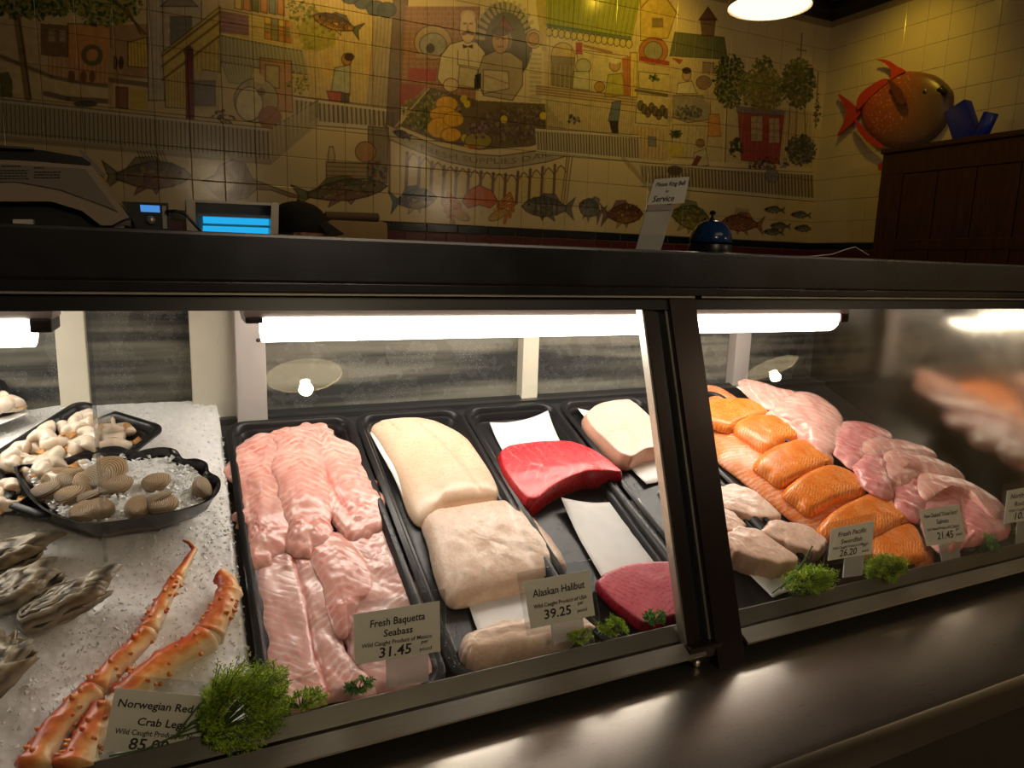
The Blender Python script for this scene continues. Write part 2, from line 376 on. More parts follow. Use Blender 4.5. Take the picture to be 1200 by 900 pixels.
def mural():
    # -- left houses and trees
    poly([(0, -30), (470, -30), (470, 150), (0, 130)], (.62, .50, .30), .6)
    poly([(80, 28), (130, 30), (130, 100), (80, 95)], OR, .75, ink=INK); poly([(0, 20), (48, 25), (48, 90), (0, 75)], (.60, .50, .33), .6)
    poly([(48, 28), (80, 30), (80, 68), (48, 65)], (.22, .13, .08), .8); win(56, 34, 66, 50, (.5, .42, .25), 1, 2); win(69, 35, 78, 50, (.5, .42, .25), 1, 2)
    poly([(55, 66), (128, 72), (128, 100), (57, 88)], (.66, .42, .25), .7); stripes([(57, 66), (128, 72), (128, 100), (57, 88)], 14, INK, .5, .4)
    for x in (84, 98, 108): ell(x, 90, 4, 7, (.2, .12, .08), .8)
    line([(0, 66), (20, 74), (60, 90), (100, 99), (128, 101)], (.25, .19, .13), 3)
    poly([(0, 70), (60, 94), (128, 104), (128, 118), (60, 112), (0, 108)], (.68, .58, .36), .7)
    poly([(0, 86), (10, 84), (15, 96), (15, 114), (0, 114)], (.14, .15, .06), .8)
    line([(54, 110), (80, 116), (128, 119)], (.2, .15, .11), 4); ell(100, 122, 14, 4, (.09, .09, .07), .8)
    for a, b in (((20, 20), (33, 115)),): line([a, (26, 60), b], (.28, .2, .12), 5); line([(22, 20), (28, 60), (36, 115)], INK, .8)
    ring = [(108+10*math.cos(t), 65+10*math.sin(t)) for t in [k*.45 for k in range(15)]]; line(ring, (.22, .2, .1), 3.5)
    poly([(128, 30), (175, 28), (175, 92), (130, 92)], (.42, .26, .13), .7); poly([(150, 50), (172, 44), (174, 80), (150, 78)], YL, .75, ink=INK); stripes([(150, 50), (172, 44), (174, 80), (150, 78)], 6, INK, .6, .5)
    for x in (135, 142): ell(x, 74, 3, 8, (.12, .08, .06), .9)
    line([(130, 60), (130, 128)], (.55, .42, .22), 4); line([(130, 94), (190, 102)], (.24, .15, .1), 4)
    poly([(136, 102), (150, 103), (150, 128), (136, 126)], (.3, .13, .08), .8, ink=INK); poly([(152, 104), (172, 106), (172, 128), (152, 128)], (.62, .5, .12), .8)
    poly([(172, -10), (192, -10), (193, 118), (174, 118)], (.58, .53, .42), .9, ink=INK); stripes([(174, 0), (192, 0), (193, 118), (174, 118)], 4, INK, .5, .3)
    poly([(190, -10), (236, -10), (236, 60), (192, 88)], (.55, .50, .40), .85, ink=INK); poly([(188, 8), (210, -12), (232, 8)], (.3, .28, .26), .8, ink=INK)
    win(200, 20, 224, 52, (.22, .24, .22), 3, 4)
    poly([(190, 62), (258, 8), (258, 85), (238, 82), (222, 128), (194, 126)], (.66, .53, .17), .85, ink=INK); stripes([(194, 94), (222, 78), (222, 128), (194, 126)], 8, INK, .6, .5)
    for o in (0, 12, 28): line([(190, 66+o), (258, 14+o)], (.2, .13, .07), 1.6)
    stripes([(226, 66), (256, 48), (256, 86), (226, 80)], 6, INK, .6, .5)
    poly([(225, 82), (258, 87), (258, 128), (225, 128)], (.56, .48, .32), .8); win(228, 95, 252, 124, (.24, .26, .25), 4, 6)
    poly([(217, 58), (226, 58), (228, 178), (219, 178)], (.26, .06, .05), .95, ink=INK); ell(221, 60, 6, 6, (.2, .08, .05), .9)
    # -- middle house
    poly([(258, 10), (350, 28), (350, 60), (258, 42)], (.74, .62, .26), .8, ink=INK); rows([(258, 10), (350, 28), (350, 60), (258, 42)], 8, (.4, .3, .12), .5, .4)
    poly([(259, 13), (291, 19), (291, 42), (259, 38)], (.36, .20, .26), .85, ink=(.35, .25, .1)); rows([(259, 13), (291, 19), (291, 42), (259, 38)], 5, (.5, .4, .5), .7, .5)
    R = random.Random(4)
    for i in range(5):
        for j in range(3):
            x, y = 310+i*8.2, 20+j*9+i*1.5; poly([(x, y), (x+7.4, y+1.4), (x+7.4, y+9), (x, y+7.6)], R.choice([OR, YL, (.5, .45, .12), (.3, .35, .15), (.55, .25, .12), (.35, .38, .4)]), .85, ink=(.3, .16, .06))
    for i in range(6):
        x = 275+i*10; poly([(x, -12), (x+8, -12), (x+8, 12+i*1.4), (x, 10+i*1.4)], [YL, OR, G2, OR, BL, OR][i], .8, ink=INK)
    poly([(335, -20), (460, -20), (460, 140), (350, 110), (340, 40)], (.66, .54, .30), .75); stripes([(335, -20), (460, -20), (460, 140), (350, 110)], 26, (.3, .22, .12), .6, .35)
    poly([(258, 42), (354, 60), (360, 88), (300, 80), (258, 72)], (.34, .34, .26), .75, ink=INK); stripes([(258, 42), (354, 60), (360, 88), (258, 72)], 22, (.6, .58, .44), 1.0, .6)
    poly([(258, 73), (296, 78), (294, 100), (268, 97)], (.36, .38, .26), .8, ink=INK); stripes([(258, 73), (296, 78), (294, 100), (268, 97)], 10, (.62, .6, .42), 1, .6)
    poly([(304, 68), (341, 72), (343, 132), (306, 128)], (.56, .34, .2), .8, ink=INK); poly([(311, 76), (327, 78), (327, 104), (311, 102)], (.55, .5, .3), .8, ink=INK)
    leaves((350, 96, 14, 14), [G2, G3, G4], 60, (1, 2.4), seed=21); leaves((372, 38, 26, 26), [G3, G4, (.5, .45, .12)], 130, (1, 2.8), seed=22); leaves((352, 12, 18, 12), [G2, G3], 60, seed=23)
    # umbrella and diners
    ell(300, 118, 26, 26, (.52, .47, .33), .85, ink=INK); ell(292, 122, 16, 20, (.72, .66, .48), .8, ink=INK); ell(316, 138, 14, 14, (.42, .2, .14), .8); ell(303, 92, 8, 5, (.7, .6, .4), .8, rot=.6); ell(306, 108, 5, 5, (.3, .2, .12), .8)
    leaves((262, 138, 14, 10), [(.12, .08, .06), (.25, .15, .1), G1], 30, seed=5)
    # waiter
    ell(406, 70, 6, 7, (.5, .28, .12), .9, ink=INK); ell(409, 67, 6, 5, (.1, .07, .06), .9); poly([(392, 80), (410, 76), (410, 110), (388, 108)], (.50, .53, .46), .85, ink=INK); poly([(383, 107), (400, 108), (398, 145), (392, 145)], (.5, .12, .07), .85, ink=INK); poly([(400, 108), (410, 110), (406, 148), (399, 146)], (.13, .09, .07), .85)
    for x in (380, 428): poly([(x, 60), (x+10, 60), (x+10, 92), (x, 92)], (.7, .48, .2), .5)
    # fish on the house
    fish(395, 28, 60, 24, .32, -1, (.62, .38, .1), (.15, .18, .14), (.7, .45, .12), scales=True)
    rail((0, 118), (316, 152), 42, 38, 62); rail((345, 115), (462, 130), 28, 22, 22)
    poly([(316, 152), (372, 118), (372, 142), (320, 190)], (.46, .38, .27), .85, ink=INK); stripes([(316, 152), (360, 122), (360, 146), (318, 186)], 9, (.6, .54, .42), 1.8, .8); line([(318, 188), (372, 142)], (.55, .48, .36), 5)
    line([(0, 162), (316, 190)], (.45, .38, .27), 5)
    leaves((40, 2, 55, 22), [G1, G1, G2, G3], 240, (1.5, 3.8), seed=1); leaves((125, 8, 42, 24), [G2, G3, G4, G1], 260, (1.2, 3.2), seed=2)
    line([(130, -5), (170, 40)], (.2, .13, .08), 2); line([(150, 12), (165, 40)], (.2, .13, .08), 1.6)
    # -- purple column and dark canopy
    poly([(462, -20), (479, -20), (468, 150), (452, 148)], (.22, .17, .17), .85, ink=INK); poly([(438, 20), (460, 20), (452, 125), (430, 125)], (.45, .4, .36), .7); stripes([(438, 20), (460, 20), (452, 125), (430, 125)], 5, INK, .6, .4)
    for x, y in ((425, 2), (440, 10), (453, 12), (410, -4)): ell(x, y, 11, 9, (.10, .14, .16), .9, ink=INK)
    # -- brick kitchen
    B_ = [(474, 8), (562, 8), (556, 125), (468, 125)]; poly(B_, (.40, .23, .12), .9); rows(B_, 20, (.58, .42, .25), .7, .55)
    for r in range(20): stripes([(474-r*.28, 8+r*5.85), (562-r*.3, 8+r*5.85), (562-r*.3, 13.6+r*5.85), (474-r*.28, 13.6+r*5.85)], 11+(r % 2), (.2, .1, .06), .6, .5)
    ell(507, 50, 22, 20, (.52, .42, .28), .9, ink=INK); ell(507, 53, 16, 14, (.42, .42, .38), .9, ink=INK); ell(504, 57, 5, 6, (.1, .08, .07), .8)
    poly([(487, 63), (530, 66), (530, 70), (487, 68)], (.5, .38, .25), .9); poly([(478, 80), (512, 82), (510, 96), (478, 94)], (.48, .10, .09), .8); poly([(468, 98), (500, 100), (480, 120), (468, 124)], (.42, .12, .1), .8)
    # stone arch and second man's niche
    ell(590, 50, 34, 48, (.16, .15, .12), .9); 
    for k in range(17):
        t = PI*1.04+PI*.98*k/16; ax, ay = math.cos(t), math.sin(t); line([(592+26*ax, 50+38*ay), (592+36*ax, 50+49*ay)], (.50, .44, .34), 3.6, .9)
    poly([(580, 36), (590, 20), (602, 36)], (.32, .15, .08), .9, ink=INK); ell(590, 48, 10, 12, (.42, .4, .34), .6)
    ell(625, 46, 10, 11, (.55, .42, .18), .9, ink=INK); ell(625, 46, 6.5, 7.5, (.5, .3, .1), .9, ink=INK)
    for k in range(12): poly([(620, 62+k*5.4), (634, 63+k*5.4), (634, 66+k*5.4), (620, 65+k*5.4)], (.50, .44, .34), .8)
    # first man
    W_ = (.74, .66, .46)
    poly([(527, 52), (542, 48), (558, 50), (568, 62), (566, 90), (560, 105), (535, 102), (524, 108), (512, 92), (516, 66)], W_, .95, .2, INK, .8)
    ell(548, 32, 10, 19, (.70, .55, .34), .95, ink=INK, nz=.2); ell(548, 19, 9, 7, (.74, .62, .42), .7, nz=.1); line([(542, 40), (548, 38), (554, 40)], (.15, .08, .05), 3); line([(543, 28), (546, 28)], INK, 1.2); line([(550, 28), (553, 28)], INK, 1.2); line([(548, 29), (547, 35), (549, 36)], INK, .7)
    poly([(542, 52), (548, 54.5), (554, 52), (554, 57.5), (548, 55.5), (542, 57.5)], (.16, .04, .04), 1); line([(548, 58), (549, 78)], INK, .7); line([(536, 60), (536, 76), (560, 80)], INK, .7)
    poly([(538, 78), (560, 82), (558, 104), (536, 100)], (.62, .54, .36), .9, ink=INK); ell(528, 100, 9, 8, (.70, .57, .35), .95, ink=INK)
    # second man
    poly([(566, 66), (580, 60), (598, 62), (612, 72), (612, 100), (600, 118), (566, 112), (558, 90)], (.50, .42, .30), .95, .2, INK, .8)
    ell(586, 48, 10, 15, (.55, .38, .23), .95, ink=INK, nz=.2); ell(586, 37, 10.5, 6, (.14, .1, .08), .8); line([(581, 46), (584, 46)], INK, 1.2); line([(588, 46), (591, 46)], INK, 1.2); line([(583, 55), (589, 55)], INK, 1.0)
    poly([(566, 82), (595, 84), (596, 104), (566, 110)], (.64, .56, .40), .9, ink=INK); line([(566, 88), (595, 98)], (.4, .2, .15), 1); poly([(556, 88), (563, 86), (563, 104), (555, 104)], (.05, .06, .04), .95)
    # produce pile
    poly([(468, 148), (502, 102), (560, 118), (600, 120), (640, 122), (668, 160), (620, 172), (560, 176), (510, 165)], (.20, .16, .09), .9)
    leaves((505, 132, 34, 26), [G2, G3, (.3, .18, .1), G1, (.45, .4, .12)], 260, (1, 2.6), seed=31); leaves((610, 146, 50, 22), [(.18, .13, .12), (.26, .2, .16), (.2, .16, .08), (.34, .28, .2)], 330, (1, 3), seed=32)
    for x, y, rx, ry in ((523, 122, 13, 9), (519, 134, 16, 9), (515, 150, 15, 12), (531, 140, 12, 9), (528, 158, 12, 8)):
        ell(x, y, rx, ry, (.82, .52, .06), .92, ink=(.35, .18, .04)); line([(x-4, y-ry*.7), (x-5, y+ry*.7)], (.5, .28, .03), .8, .6); line([(x+4, y-ry*.7), (x+5, y+ry*.7)], (.5, .28, .03), .8, .6)
    for x, y in ((543, 116), (547, 122), (544, 162), (548, 170), (636, 136), (590, 140)): ell(x, y, 4, 4.5, (.72, .58, .08), .9)
    ell(560, 165, 16, 10, (.45, .38, .10), .9, ink=INK); ell(553, 172, 5, 3, (.55, .2, .08), .9); leaves((560, 152, 14, 10), [PU, (.2, .12, .14)], 50, seed=34)
    line([(462, 150), (502, 104)], (.6, .5, .3), 1.6)
    # banner
    up = [(452, 145), (480, 158), (515, 172), (550, 180), (585, 183), (620, 178), (650, 172), (667, 168)]; lo = [(667, 182), (640, 190), (590, 198), (560, 197), (525, 190), (490, 178), (455, 163)]
    poly(up+lo, (.50, .44, .34), .95, .3, INK, .9)
    fish(471, 158, 22, 9, .35, -1, (.22, .21, .22), (.2, .2, .2), (.2, .2, .2))
    V, F = text_mesh('FRESH SUPPLIES DAILY', 1.0, 0, 0, 'LEFT'); wd = V[:, 0].max()
    path = np.array([(492, 176), (520, 185), (560, 192), (600, 192), (630, 187), (655, 180)], float); cum = np.r_[0, np.cumsum(np.linalg.norm(np.diff(path, axis=0), axis=1))]
    def along(v):
        s = v[0]/wd*cum[-1]; px_ = np.interp(s, cum, path[:, 0]); py_ = np.interp(s, cum, path[:, 1]); return mp((px_, py_-v[1]*9.5))
    for f in F: poly([along(V[i]) for i in f], (.24, .2, .16), .85, 0, raw=True)
    # arches below
    for k in range(13):
        x = 478+k*14.4; yt = np.interp(x, [455, 520, 590, 665], [168, 192, 202, 188])+3; xe = x-2
        if k: poly([(x, yt+7), (x+3, yt+2), (x+6, yt), (x+9, yt+2), (x+12, yt+7), (x+11, 236), (x, 236)], (.68, .56, .28), .8, .2)
        line([(x-1, yt), (xe-1, 238)], (.20, .11, .08), 3.4, .85); line([(x+1, yt+8), (x+3, yt+3), (x+6, yt+.5), (x+9, yt+3), (x+12, yt+8)], (.25, .14, .1), 1.4)
    line([(452, 148), (456, 165), (456, 225)], (.25, .16, .12), 2.5)
    for o in (0, 4, 9): line([(664+o*.7, 182), (657+o*.7, 238)], (.22, .13, .1), 1.2)
    # crates near the trout
    poly([(382, 190), (430, 192), (430, 216), (382, 216)], (.42, .33, .2), .8, ink=INK); rows([(382, 190), (430, 192), (430, 216), (382, 216)], 5, INK, .8, .6)
    poly([(431, 148), (455, 150), (453, 215), (431, 212)], (.26, .2, .13), .8, ink=INK); ell(428, 178, 12, 12, (.5, .3, .14), .85, ink=INK); leaves((442, 200, 12, 12), [(.1, .16, .15), (.1, .1, .08), (.3, .08, .06)], 40, seed=8); poly([(384, 182), (386, 172), (390, 172), (392, 182), (392, 190), (384, 190)], (.6, .52, .36), .8, ink=INK)
    # -- right half: market
    poly([(634, -20), (790, -20), (780, 190), (640, 175)], (.60, .50, .30), .8); stripes([(640, 118), (745, 125), (742, 168), (640, 160)], 40, INK, .5, .35)
    A_ = [(640, -22), (752, -14), (740, 44), (640, 30)]; poly(A_, (.30, .34, .10), .9, ink=INK); stripes(A_, 18, (.62, .55, .12), 2.2, .75); stripes(A_, 18, (.1, .14, .05), .8, .6)
    line([(640, 30), (738, 46)], (.12, .2, .1), 4)
    for k in range(14): ell(643+k*7.2, 38+k*1.05, 3.8, 5, (.58, .5, .22), .9, ink=INK)
    poly([(625, -20), (640, -20), (640, 60), (634, 60)], (.5, .4, .14), .8); ell(659, 66, 14, 16, (.55, .42, .1), .9, ink=INK); poly([(645, 66), (673, 68), (672, 104), (645, 100)], (.30, .25, .16), .85, ink=INK); stripes([(645, 76), (673, 78), (672, 104), (645, 100)], 5, (.5, .42, .28), 1.4, .7)
    poly([(676, 58), (735, 66), (735, 112), (676, 106)], (.62, .54, .34), .8, ink=INK); poly([(674, 50), (682, 50), (682, 64), (674, 64)], RD, .9); line([(684, 54), (716, 62)], (.35, .2, .1), 3)
    ell(683, 78, 9, 9, (.5, .47, .34), .85, ink=INK); poly([(672, 84), (690, 84), (690, 106), (670, 104)], (.60, .55, .40), .85, ink=INK)
    ell(720, 76, 6.5, 8, (.55, .38, .22), .9, ink=INK); ell(720, 71, 7, 4, (.7, .64, .46), .9); poly([(712, 88), (728, 86), (736, 112), (708, 114)], (.50, .46, .12), .9, ink=INK); poly([(728, 68), (738, 66), (738, 112), (730, 112)], (.5, .2, .08), .8); ell(702, 102, 6, 6, (.5, .32, .1), .9, ink=INK)
    for k in range(4): line([(628, 101+k*3), (744, 114+k*3.3)], (.34, .22, .14), 1.6, .8)
    poly([(717, 120), (727, 118), (724, 142), (712, 142)], (.2, .24, .32), .9, ink=INK); poly([(713, 142), (724, 142), (724, 158), (717, 158)], (.08, .06, .05), .95); leaves((672, 140, 9, 5), [G1, PU], 18, seed=41)
    poly([(738, 62), (746, 62), (746, 114), (738, 114)], (.70, .56, .2), .9, ink=INK)
    poly([(750, -20), (765, -20), (792, 14), (782, 45), (750, 48)], (.60, .46, .14), .8, ink=INK); win(764, 22, 776, 32, (.3, .24, .14), 2, 1); line([(750, 10), (772, -14), (794, 18)], (.3, .2, .1), 1.6)
    ell(765, 60, 17, 16, (.48, .22, .08), .85, ink=INK); ell(765, 60, 11, 11, (.38, .38, .3), .9, ink=INK)
    poly([(748, 66), (785, 72), (785, 78), (748, 72)], RD, .85); stripes([(750, 72), (785, 78), (785, 84), (750, 78)], 14, (.62, .5, .3), 1.2, .8)
    poly([(748, 84), (785, 88), (785, 108), (748, 104)], (.66, .56, .32), .8, ink=INK); leaves((766, 92, 6, 4), [G2, G1], 12, seed=43); line([(744, 106), (808, 116)], (.12, .12, .1), 3)
    poly([(746, 110), (786, 114), (784, 148), (744, 144)], (.66, .57, .36), .9, ink=INK)
    for k in range(9): ell(750+k*4.3, 124+3*(k % 3)+k*.9, 3.6, 6, (.16, .12, .1), .8, ink=INK)
    poly([(742, 148), (786, 152), (784, 188), (742, 184)], (.62, .48, .28), .8); stripes([(742, 148), (786, 152), (784, 188), (742, 184)], 10, INK, .6, .5); poly([(759, 160), (768, 161), (768, 172), (759, 171)], (.3, .3, .3), .9, ink=INK)
    # green roof house
    R_ = [(790, 38), (848, 44), (852, 70), (784, 66)]; poly(R_, (.17, .19, .11), .9, ink=INK); stripes(R_, 16, (.30, .28, .16), 1.2, .6)
    poly([(820, 22), (838, 22), (836, 42), (822, 42)], (.26, .17, .12), .9, ink=INK); poly([(818, 24), (829, 8), (840, 24)], (.2, .1, .08), .9, ink=INK)
    poly([(784, 66), (850, 72), (846, 190), (780, 186)], (.62, .52, .31), .8); poly([(823, 73), (836, 74), (836, 86), (823, 85)], (.36, .26, .18), .8, ink=INK)
    poly([(786, 68), (800, 70), (796, 76)], RD, .8)
    ell(804, 88, 5, 7, (.58, .42, .26), .9, ink=INK); ell(804, 83, 5.5, 4, (.1, .07, .06), .9); poly([(794, 98), (810, 95), (816, 110), (792, 110)], (.70, .63, .45), .9, ink=INK); poly([(788, 112), (832, 112), (832, 140), (806, 144), (788, 138)], (.40, .36, .30), .85, ink=INK)
    leaves((805, 132, 17, 8), [(.12, .14, .1), (.22, .24, .2), (.2, .12, .1)], 70, seed=45); ell(824, 97, 9, 8, (.36, .24, .18), .85, ink=INK); ell(832, 112, 8, 10, (.62, .5, .3), .7)
    poly([(830, 134), (842, 134), (844, 160), (828, 160)], (.68, .36, .12), .9, ink=INK); poly([(788, 146), (830, 148), (826, 186), (786, 184)], (.64, .55, .34), .8, ink=INK); leaves((791, 157, 7, 5), [G1, (.1, .1, .08)], 26, seed=46); stripes([(788, 146), (830, 148), (826, 186), (786, 184)], 9, INK, .5, .4)
    poly([(783, 168), (800, 170), (798, 184), (783, 184)], (.62, .52, .1), .8)
    ell(820, 168, 5, 5, (.4, .25, .14), .9, ink=INK); poly([(812, 180), (826, 174), (830, 194), (814, 196)], (.62, .56, .42), .9, ink=INK); poly([(808, 196), (816, 182), (822, 184), (814, 198)], (.26, .06, .05), .9); poly([(816, 196), (828, 194), (824, 216), (818, 224)], (.68, .56, .08), .9, ink=INK)
    # red house, trees, masts
    poly([(850, 120), (950, 130), (950, 198), (850, 190)], (.60, .50, .31), .7); stripes([(920, 130), (955, 132), (950, 196), (915, 190)], 12, INK, .6, .5)
    poly([(862, 124), (920, 130), (918, 136), (862, 132)], (.24, .22, .27), .9); poly([(864, 132), (918, 136), (912, 192), (868, 188)], (.44, .10, .09), .92, ink=INK); stripes([(864, 132), (918, 136), (912, 192), (868, 188)], 12, (.3, .06, .06), .8, .5)
    win(879, 136, 893, 166, (.58, .52, .36), 2, 4, (.3, .12, .08)); win(900, 138, 913, 168, (.58, .52, .36), 2, 4, (.3, .12, .08))
    leaves((855, 96, 20, 32), [(.06, .08, .04), G1, G2], 300, (1, 2.4), seed=51); leaves((893, 105, 28, 26), [G2, G3, (.3, .22, .08), (.34, .27, .1)], 300, (1.2, 3), seed=52); leaves((935, 98, 20, 30), [G1, G2, (.26, .2, .06), (.1, .12, .05)], 280, (1.2, 3), seed=53)
    leaves((893, 75, 12, 10), [G1, G2], 50, seed=54)
    for a, b in (((851, 125), (849, 190)), ((925, 126), (922, 180)), ((933, 128), (930, 185)), ((942, 125), (944, 185))): line([a, b], (.26, .16, .1), 1.8)
    line([(939, 40), (937, 75)], (.2, .12, .07), 1.8); line([(933, 58), (944, 60)], (.2, .12, .07), 1.4); line([(958, 85), (955, 150)], (.2, .14, .08), 2); leaves((957, 130, 4, 22), [G1, (.12, .1, .08)], 40, (1, 2), seed=58)
    leaves((938, 176, 18, 18), [(.12, .11, .12), (.2, .18, .18), G1], 200, (1, 2.6), seed=55); leaves((862, 172, 8, 12), [G1, (.12, .1, .06)], 50, seed=56)
    leaves((900, 192, 26, 8), [(.2, .12, .08), (.3, .28, .3), (.12, .08, .06)], 70, seed=57)
    rail((628, 152), (748, 160), 26, 28, 36); rail((750, 192), (952, 204), 24, 30, 52)
    line([(730, 186), (765, 226)], (.45, .38, .26), 5); stripes([(735, 188), (760, 190), (762, 222), (742, 196)], 6, (.5, .44, .32), 1.6, .7)
    ell(790, 200, 9, 6, (.14, .1, .08), .8); ell(904, 206, 8, 8, (.28, .28, .3), .8, ink=INK)
    # -- fish along the bottom
    fish(172, 206, 104, 44, -.02, 1, (.50, .36, .26), (.30, .26, .14), (.36, .16, .16), spines=True)
    ray_pts = [(237, 212), (252, 205), (258, 194), (272, 187), (287, 192), (296, 210), (312, 216), (330, 223), (360, 233), (340, 231), (318, 223), (300, 222), (290, 232), (262, 236), (248, 225)]
    poly(ray_pts, (.40, .28, .14), .92, .5, INK, .9)
    for k in range(9): line([(262+k*3.6, 190+abs(k-4)*1.6), (266+k*2.6, 228)], (.16, .1, .06), .9, .6)
    ell(262, 214, 12, 10, (.55, .42, .22), .5)
    fish(398, 224, 112, 34, -.12, 1, (.36, .32, .16), (.22, .24, .12), (.42, .2, .24), spots=True)
    fish(484, 234, 56, 32, -.12, 1, (.22, .20, .36), (.08, .18, .24), (.62, .48, .12))
    fish(642, 243, 62, 32, .06, -1, (.45, .42, .36), (.2, .2, .2), (.16, .16, .17), bars=True)
    fish(692, 245, 30, 30, .5, -1, (.30, .30, .27), (.2, .2, .18), (.3, .3, .28))
    fish(728, 251, 50, 32, -.04, 1, (.36, .14, .10), (.26, .14, .14), (.5, .34, .1))
    fish(805, 254, 56, 38, .25, 1, (.45, .42, .14), (.25, .3, .15), (.5, .46, .16), spots=True); fish(870, 262, 50, 26, .1, -1, (.52, .26, .18), (.42, .18, .12), (.5, .2, .15), spines=True)
    for x, y in ((907, 246), (938, 252), (914, 265), (906, 272), (942, 268)): fish(x, y, 24, 9, .05, -1, (.36, .38, .36), (.2, .22, .24), (.5, .5, .45))
    # crab
    for sgn in (-1, 1):
        for k in range(4):
            x, y = 561+sgn*22, 240; a = -.5+k*.42
            kx, ky = x+sgn*16*math.cos(a), y-10+k*7; line([(x, y+k*1.5), (kx, ky-3), (kx+sgn*(5-k*3), ky+10)], (.30, .12, .04), 3.4, .9); line([(x, y+k*1.5), (kx, ky-3), (kx+sgn*(5-k*3), ky+10)], (.68, .30, .07), 1.9, .95)
        ell(561+sgn*22, 252, 12, 5, (.62, .42, .12), .9, rot=-sgn*.5, ink=INK); line([(561+sgn*18, 246), (561+sgn*33, 250)], (.6, .34, .1), 3.5)
    poly([(541, 236), (548, 224), (561, 217), (576, 224), (583, 236), (574, 244), (561, 240), (548, 244)], (.62, .20, .05), .95, .5, INK, 1.0); ell(561, 248, 14, 6, (.72, .62, .42), .9)
def fish(cx, cy, L, H, rot, d, body, back, fin, bars=False, spots=False, scales=False, spines=False):
    c, s = math.cos(rot), math.sin(rot)
    def T(u, v): x = u*L*d; y = v*H; return (cx+x*c-y*s, cy+x*s+y*c)
    poly([T(-.30, -.05), T(-.5, -.42), T(-.43, 0), T(-.5, .42), T(-.30, .06)], back, .9, .5, INK, .8)
    poly([T(-.22, -.22), T(-.12, -.5), T(.10, -.5), T(.2, -.28)], back, .85, .5, INK, .7); poly([T(-.1, .25), T(-.14, .5), T(.04, .28)], fin, .85, .4, INK, .7); poly([T(.05, .28), T(.10, .5), T(.18, .24)], fin, .85, .4, INK, .7)
    B = [T(.5, .02), T(.42, -.16), T(.28, -.32), T(.08, -.39), T(-.14, -.28), T(-.34, -.08), T(-.34, .08), T(-.14, .26), T(.08, .36), T(.28, .30), T(.42, .18)]
    body = tuple(x*.62 for x in body); back = tuple(x*.55 for x in back); poly(B, body, .95, .6, INK, 1.2)
    poly([T(.42, -.14), T(.28, -.31), T(.08, -.38), T(-.14, -.27), T(-.34, -.07), T(-.1, -.1), T(.2, -.12)], back, .6, .5)
    poly([T(.4, .14), T(.2, .3), T(0, .33), T(-.15, .2), T(.1, .12)], fin, .45, .5)
    R = random.Random(int(cx*7+cy))
    for k in range(46):
        u, v = R.uniform(-.28, .42), R.uniform(-.30, .27)*(1-abs(R.uniform(-.1, .1))); v *= min(1, (u+.40)/.3); q = T(u, v); ell(q[0], q[1], L*R.uniform(.012, .035), H*R.uniform(.02, .05), R.choice([fin, back, body, (.55, .42, .14), (.16, .10, .08)]), .55, rot, n=7)
    if bars:
        for k in range(5): line([T(-.15+k*.1, -.28), T(-.17+k*.1, .24)], (.1, .1, .1), L*.045, .75)
    if spots:
        R = random.Random(int(cx))
        for k in range(60): u, v = R.uniform(-.25, .38), R.uniform(-.26, .24); q = T(u, v); ell(q[0], q[1], 1.1, .8, R.choice([(.16, .1, .08), (.5, .3, .3), (.2, .25, .14)]), .7, n=6)
    if scales:
        for k in range(12): line([T(-.25+k*.05, -.25), T(-.15+k*.05, .22)], INK, .7, .6); line([T(-.15+k*.05, -.25), T(-.25+k*.05, .22)], INK, .7, .6)
    if spines:
        for k in range(9): line([T(-.05+k*.035, -.34), T(-.10+k*.035, -.66)], INK, .8, .8)
    line([T(.27, -.28), T(.22, 0), T(.28, .26)], INK, .8, .7); q = T(.37, -.06); ell(q[0], q[1], 1.6, 1.6, (.06, .04, .03), 1, n=8); poly([T(.12, .02), T(-.02, -.06), T(-.03, .14)], fin, .8, .4, INK, .6)
mural()
IMG = np.clip(IMG, 0, 1)**1.35
bi = bpy.data.images.new('mural_paint', MW, MH, float_buffer=True, is_data=True)
bi.pixels.foreach_set(np.concatenate([IMG[::-1], np.ones((MH, MW, 1), np.float32)], 2).astype(np.float32).ravel()); bi.update(); bi.pack()
def m_tile(name, mural=False, col=(.60, .50, .32)):
    t = NT(name); ge = t.n('NewGeometry'); oi = t.n('ObjectInfo')
    v = t.n('VectorMath', {0: (ge, 'Position'), 1: (1, 1, 1)}, operation='MULTIPLY'); n = t.noise(5, 3, .6, v)
    if mural:
        sp = t.n('SeparateXYZ', {0: (ge, 'Position')})
        u = t.math('MULTIPLY', t.math('SUBTRACT', (sp, 'X'), MX0), MS/MW); w_ = t.math('SUBTRACT', 1.0, t.math('MULTIPLY', t.math('SUBTRACT', MZ1, (sp, 'Z')), MS/MH))
        im = t.n('TexImage', {0: t.n('CombineXYZ', {0: u, 1: w_})}); im.image = bi; im.extension = 'MIRROR'; c = im
    else: c = t.mix(n, tuple(x*.9 for x in col), tuple(x*1.08 for x in col))
    t.pbr(c, .18, 0, Normal=t.bump(t.noise(14, 2, .5, v), .12, .004), Specular_IOR_Level=.5); return t.m
M['mural'] = m_tile('painted_glazed_tile', True); M['tile'] = m_tile('cream_glazed_tile')
M['navy_tile'] = m_tile('navy_glazed_tile', False, (.006, .010, .022)); M['maroon_tile'] = m_tile('maroon_glazed_tile', False, (.10, .018, .03))

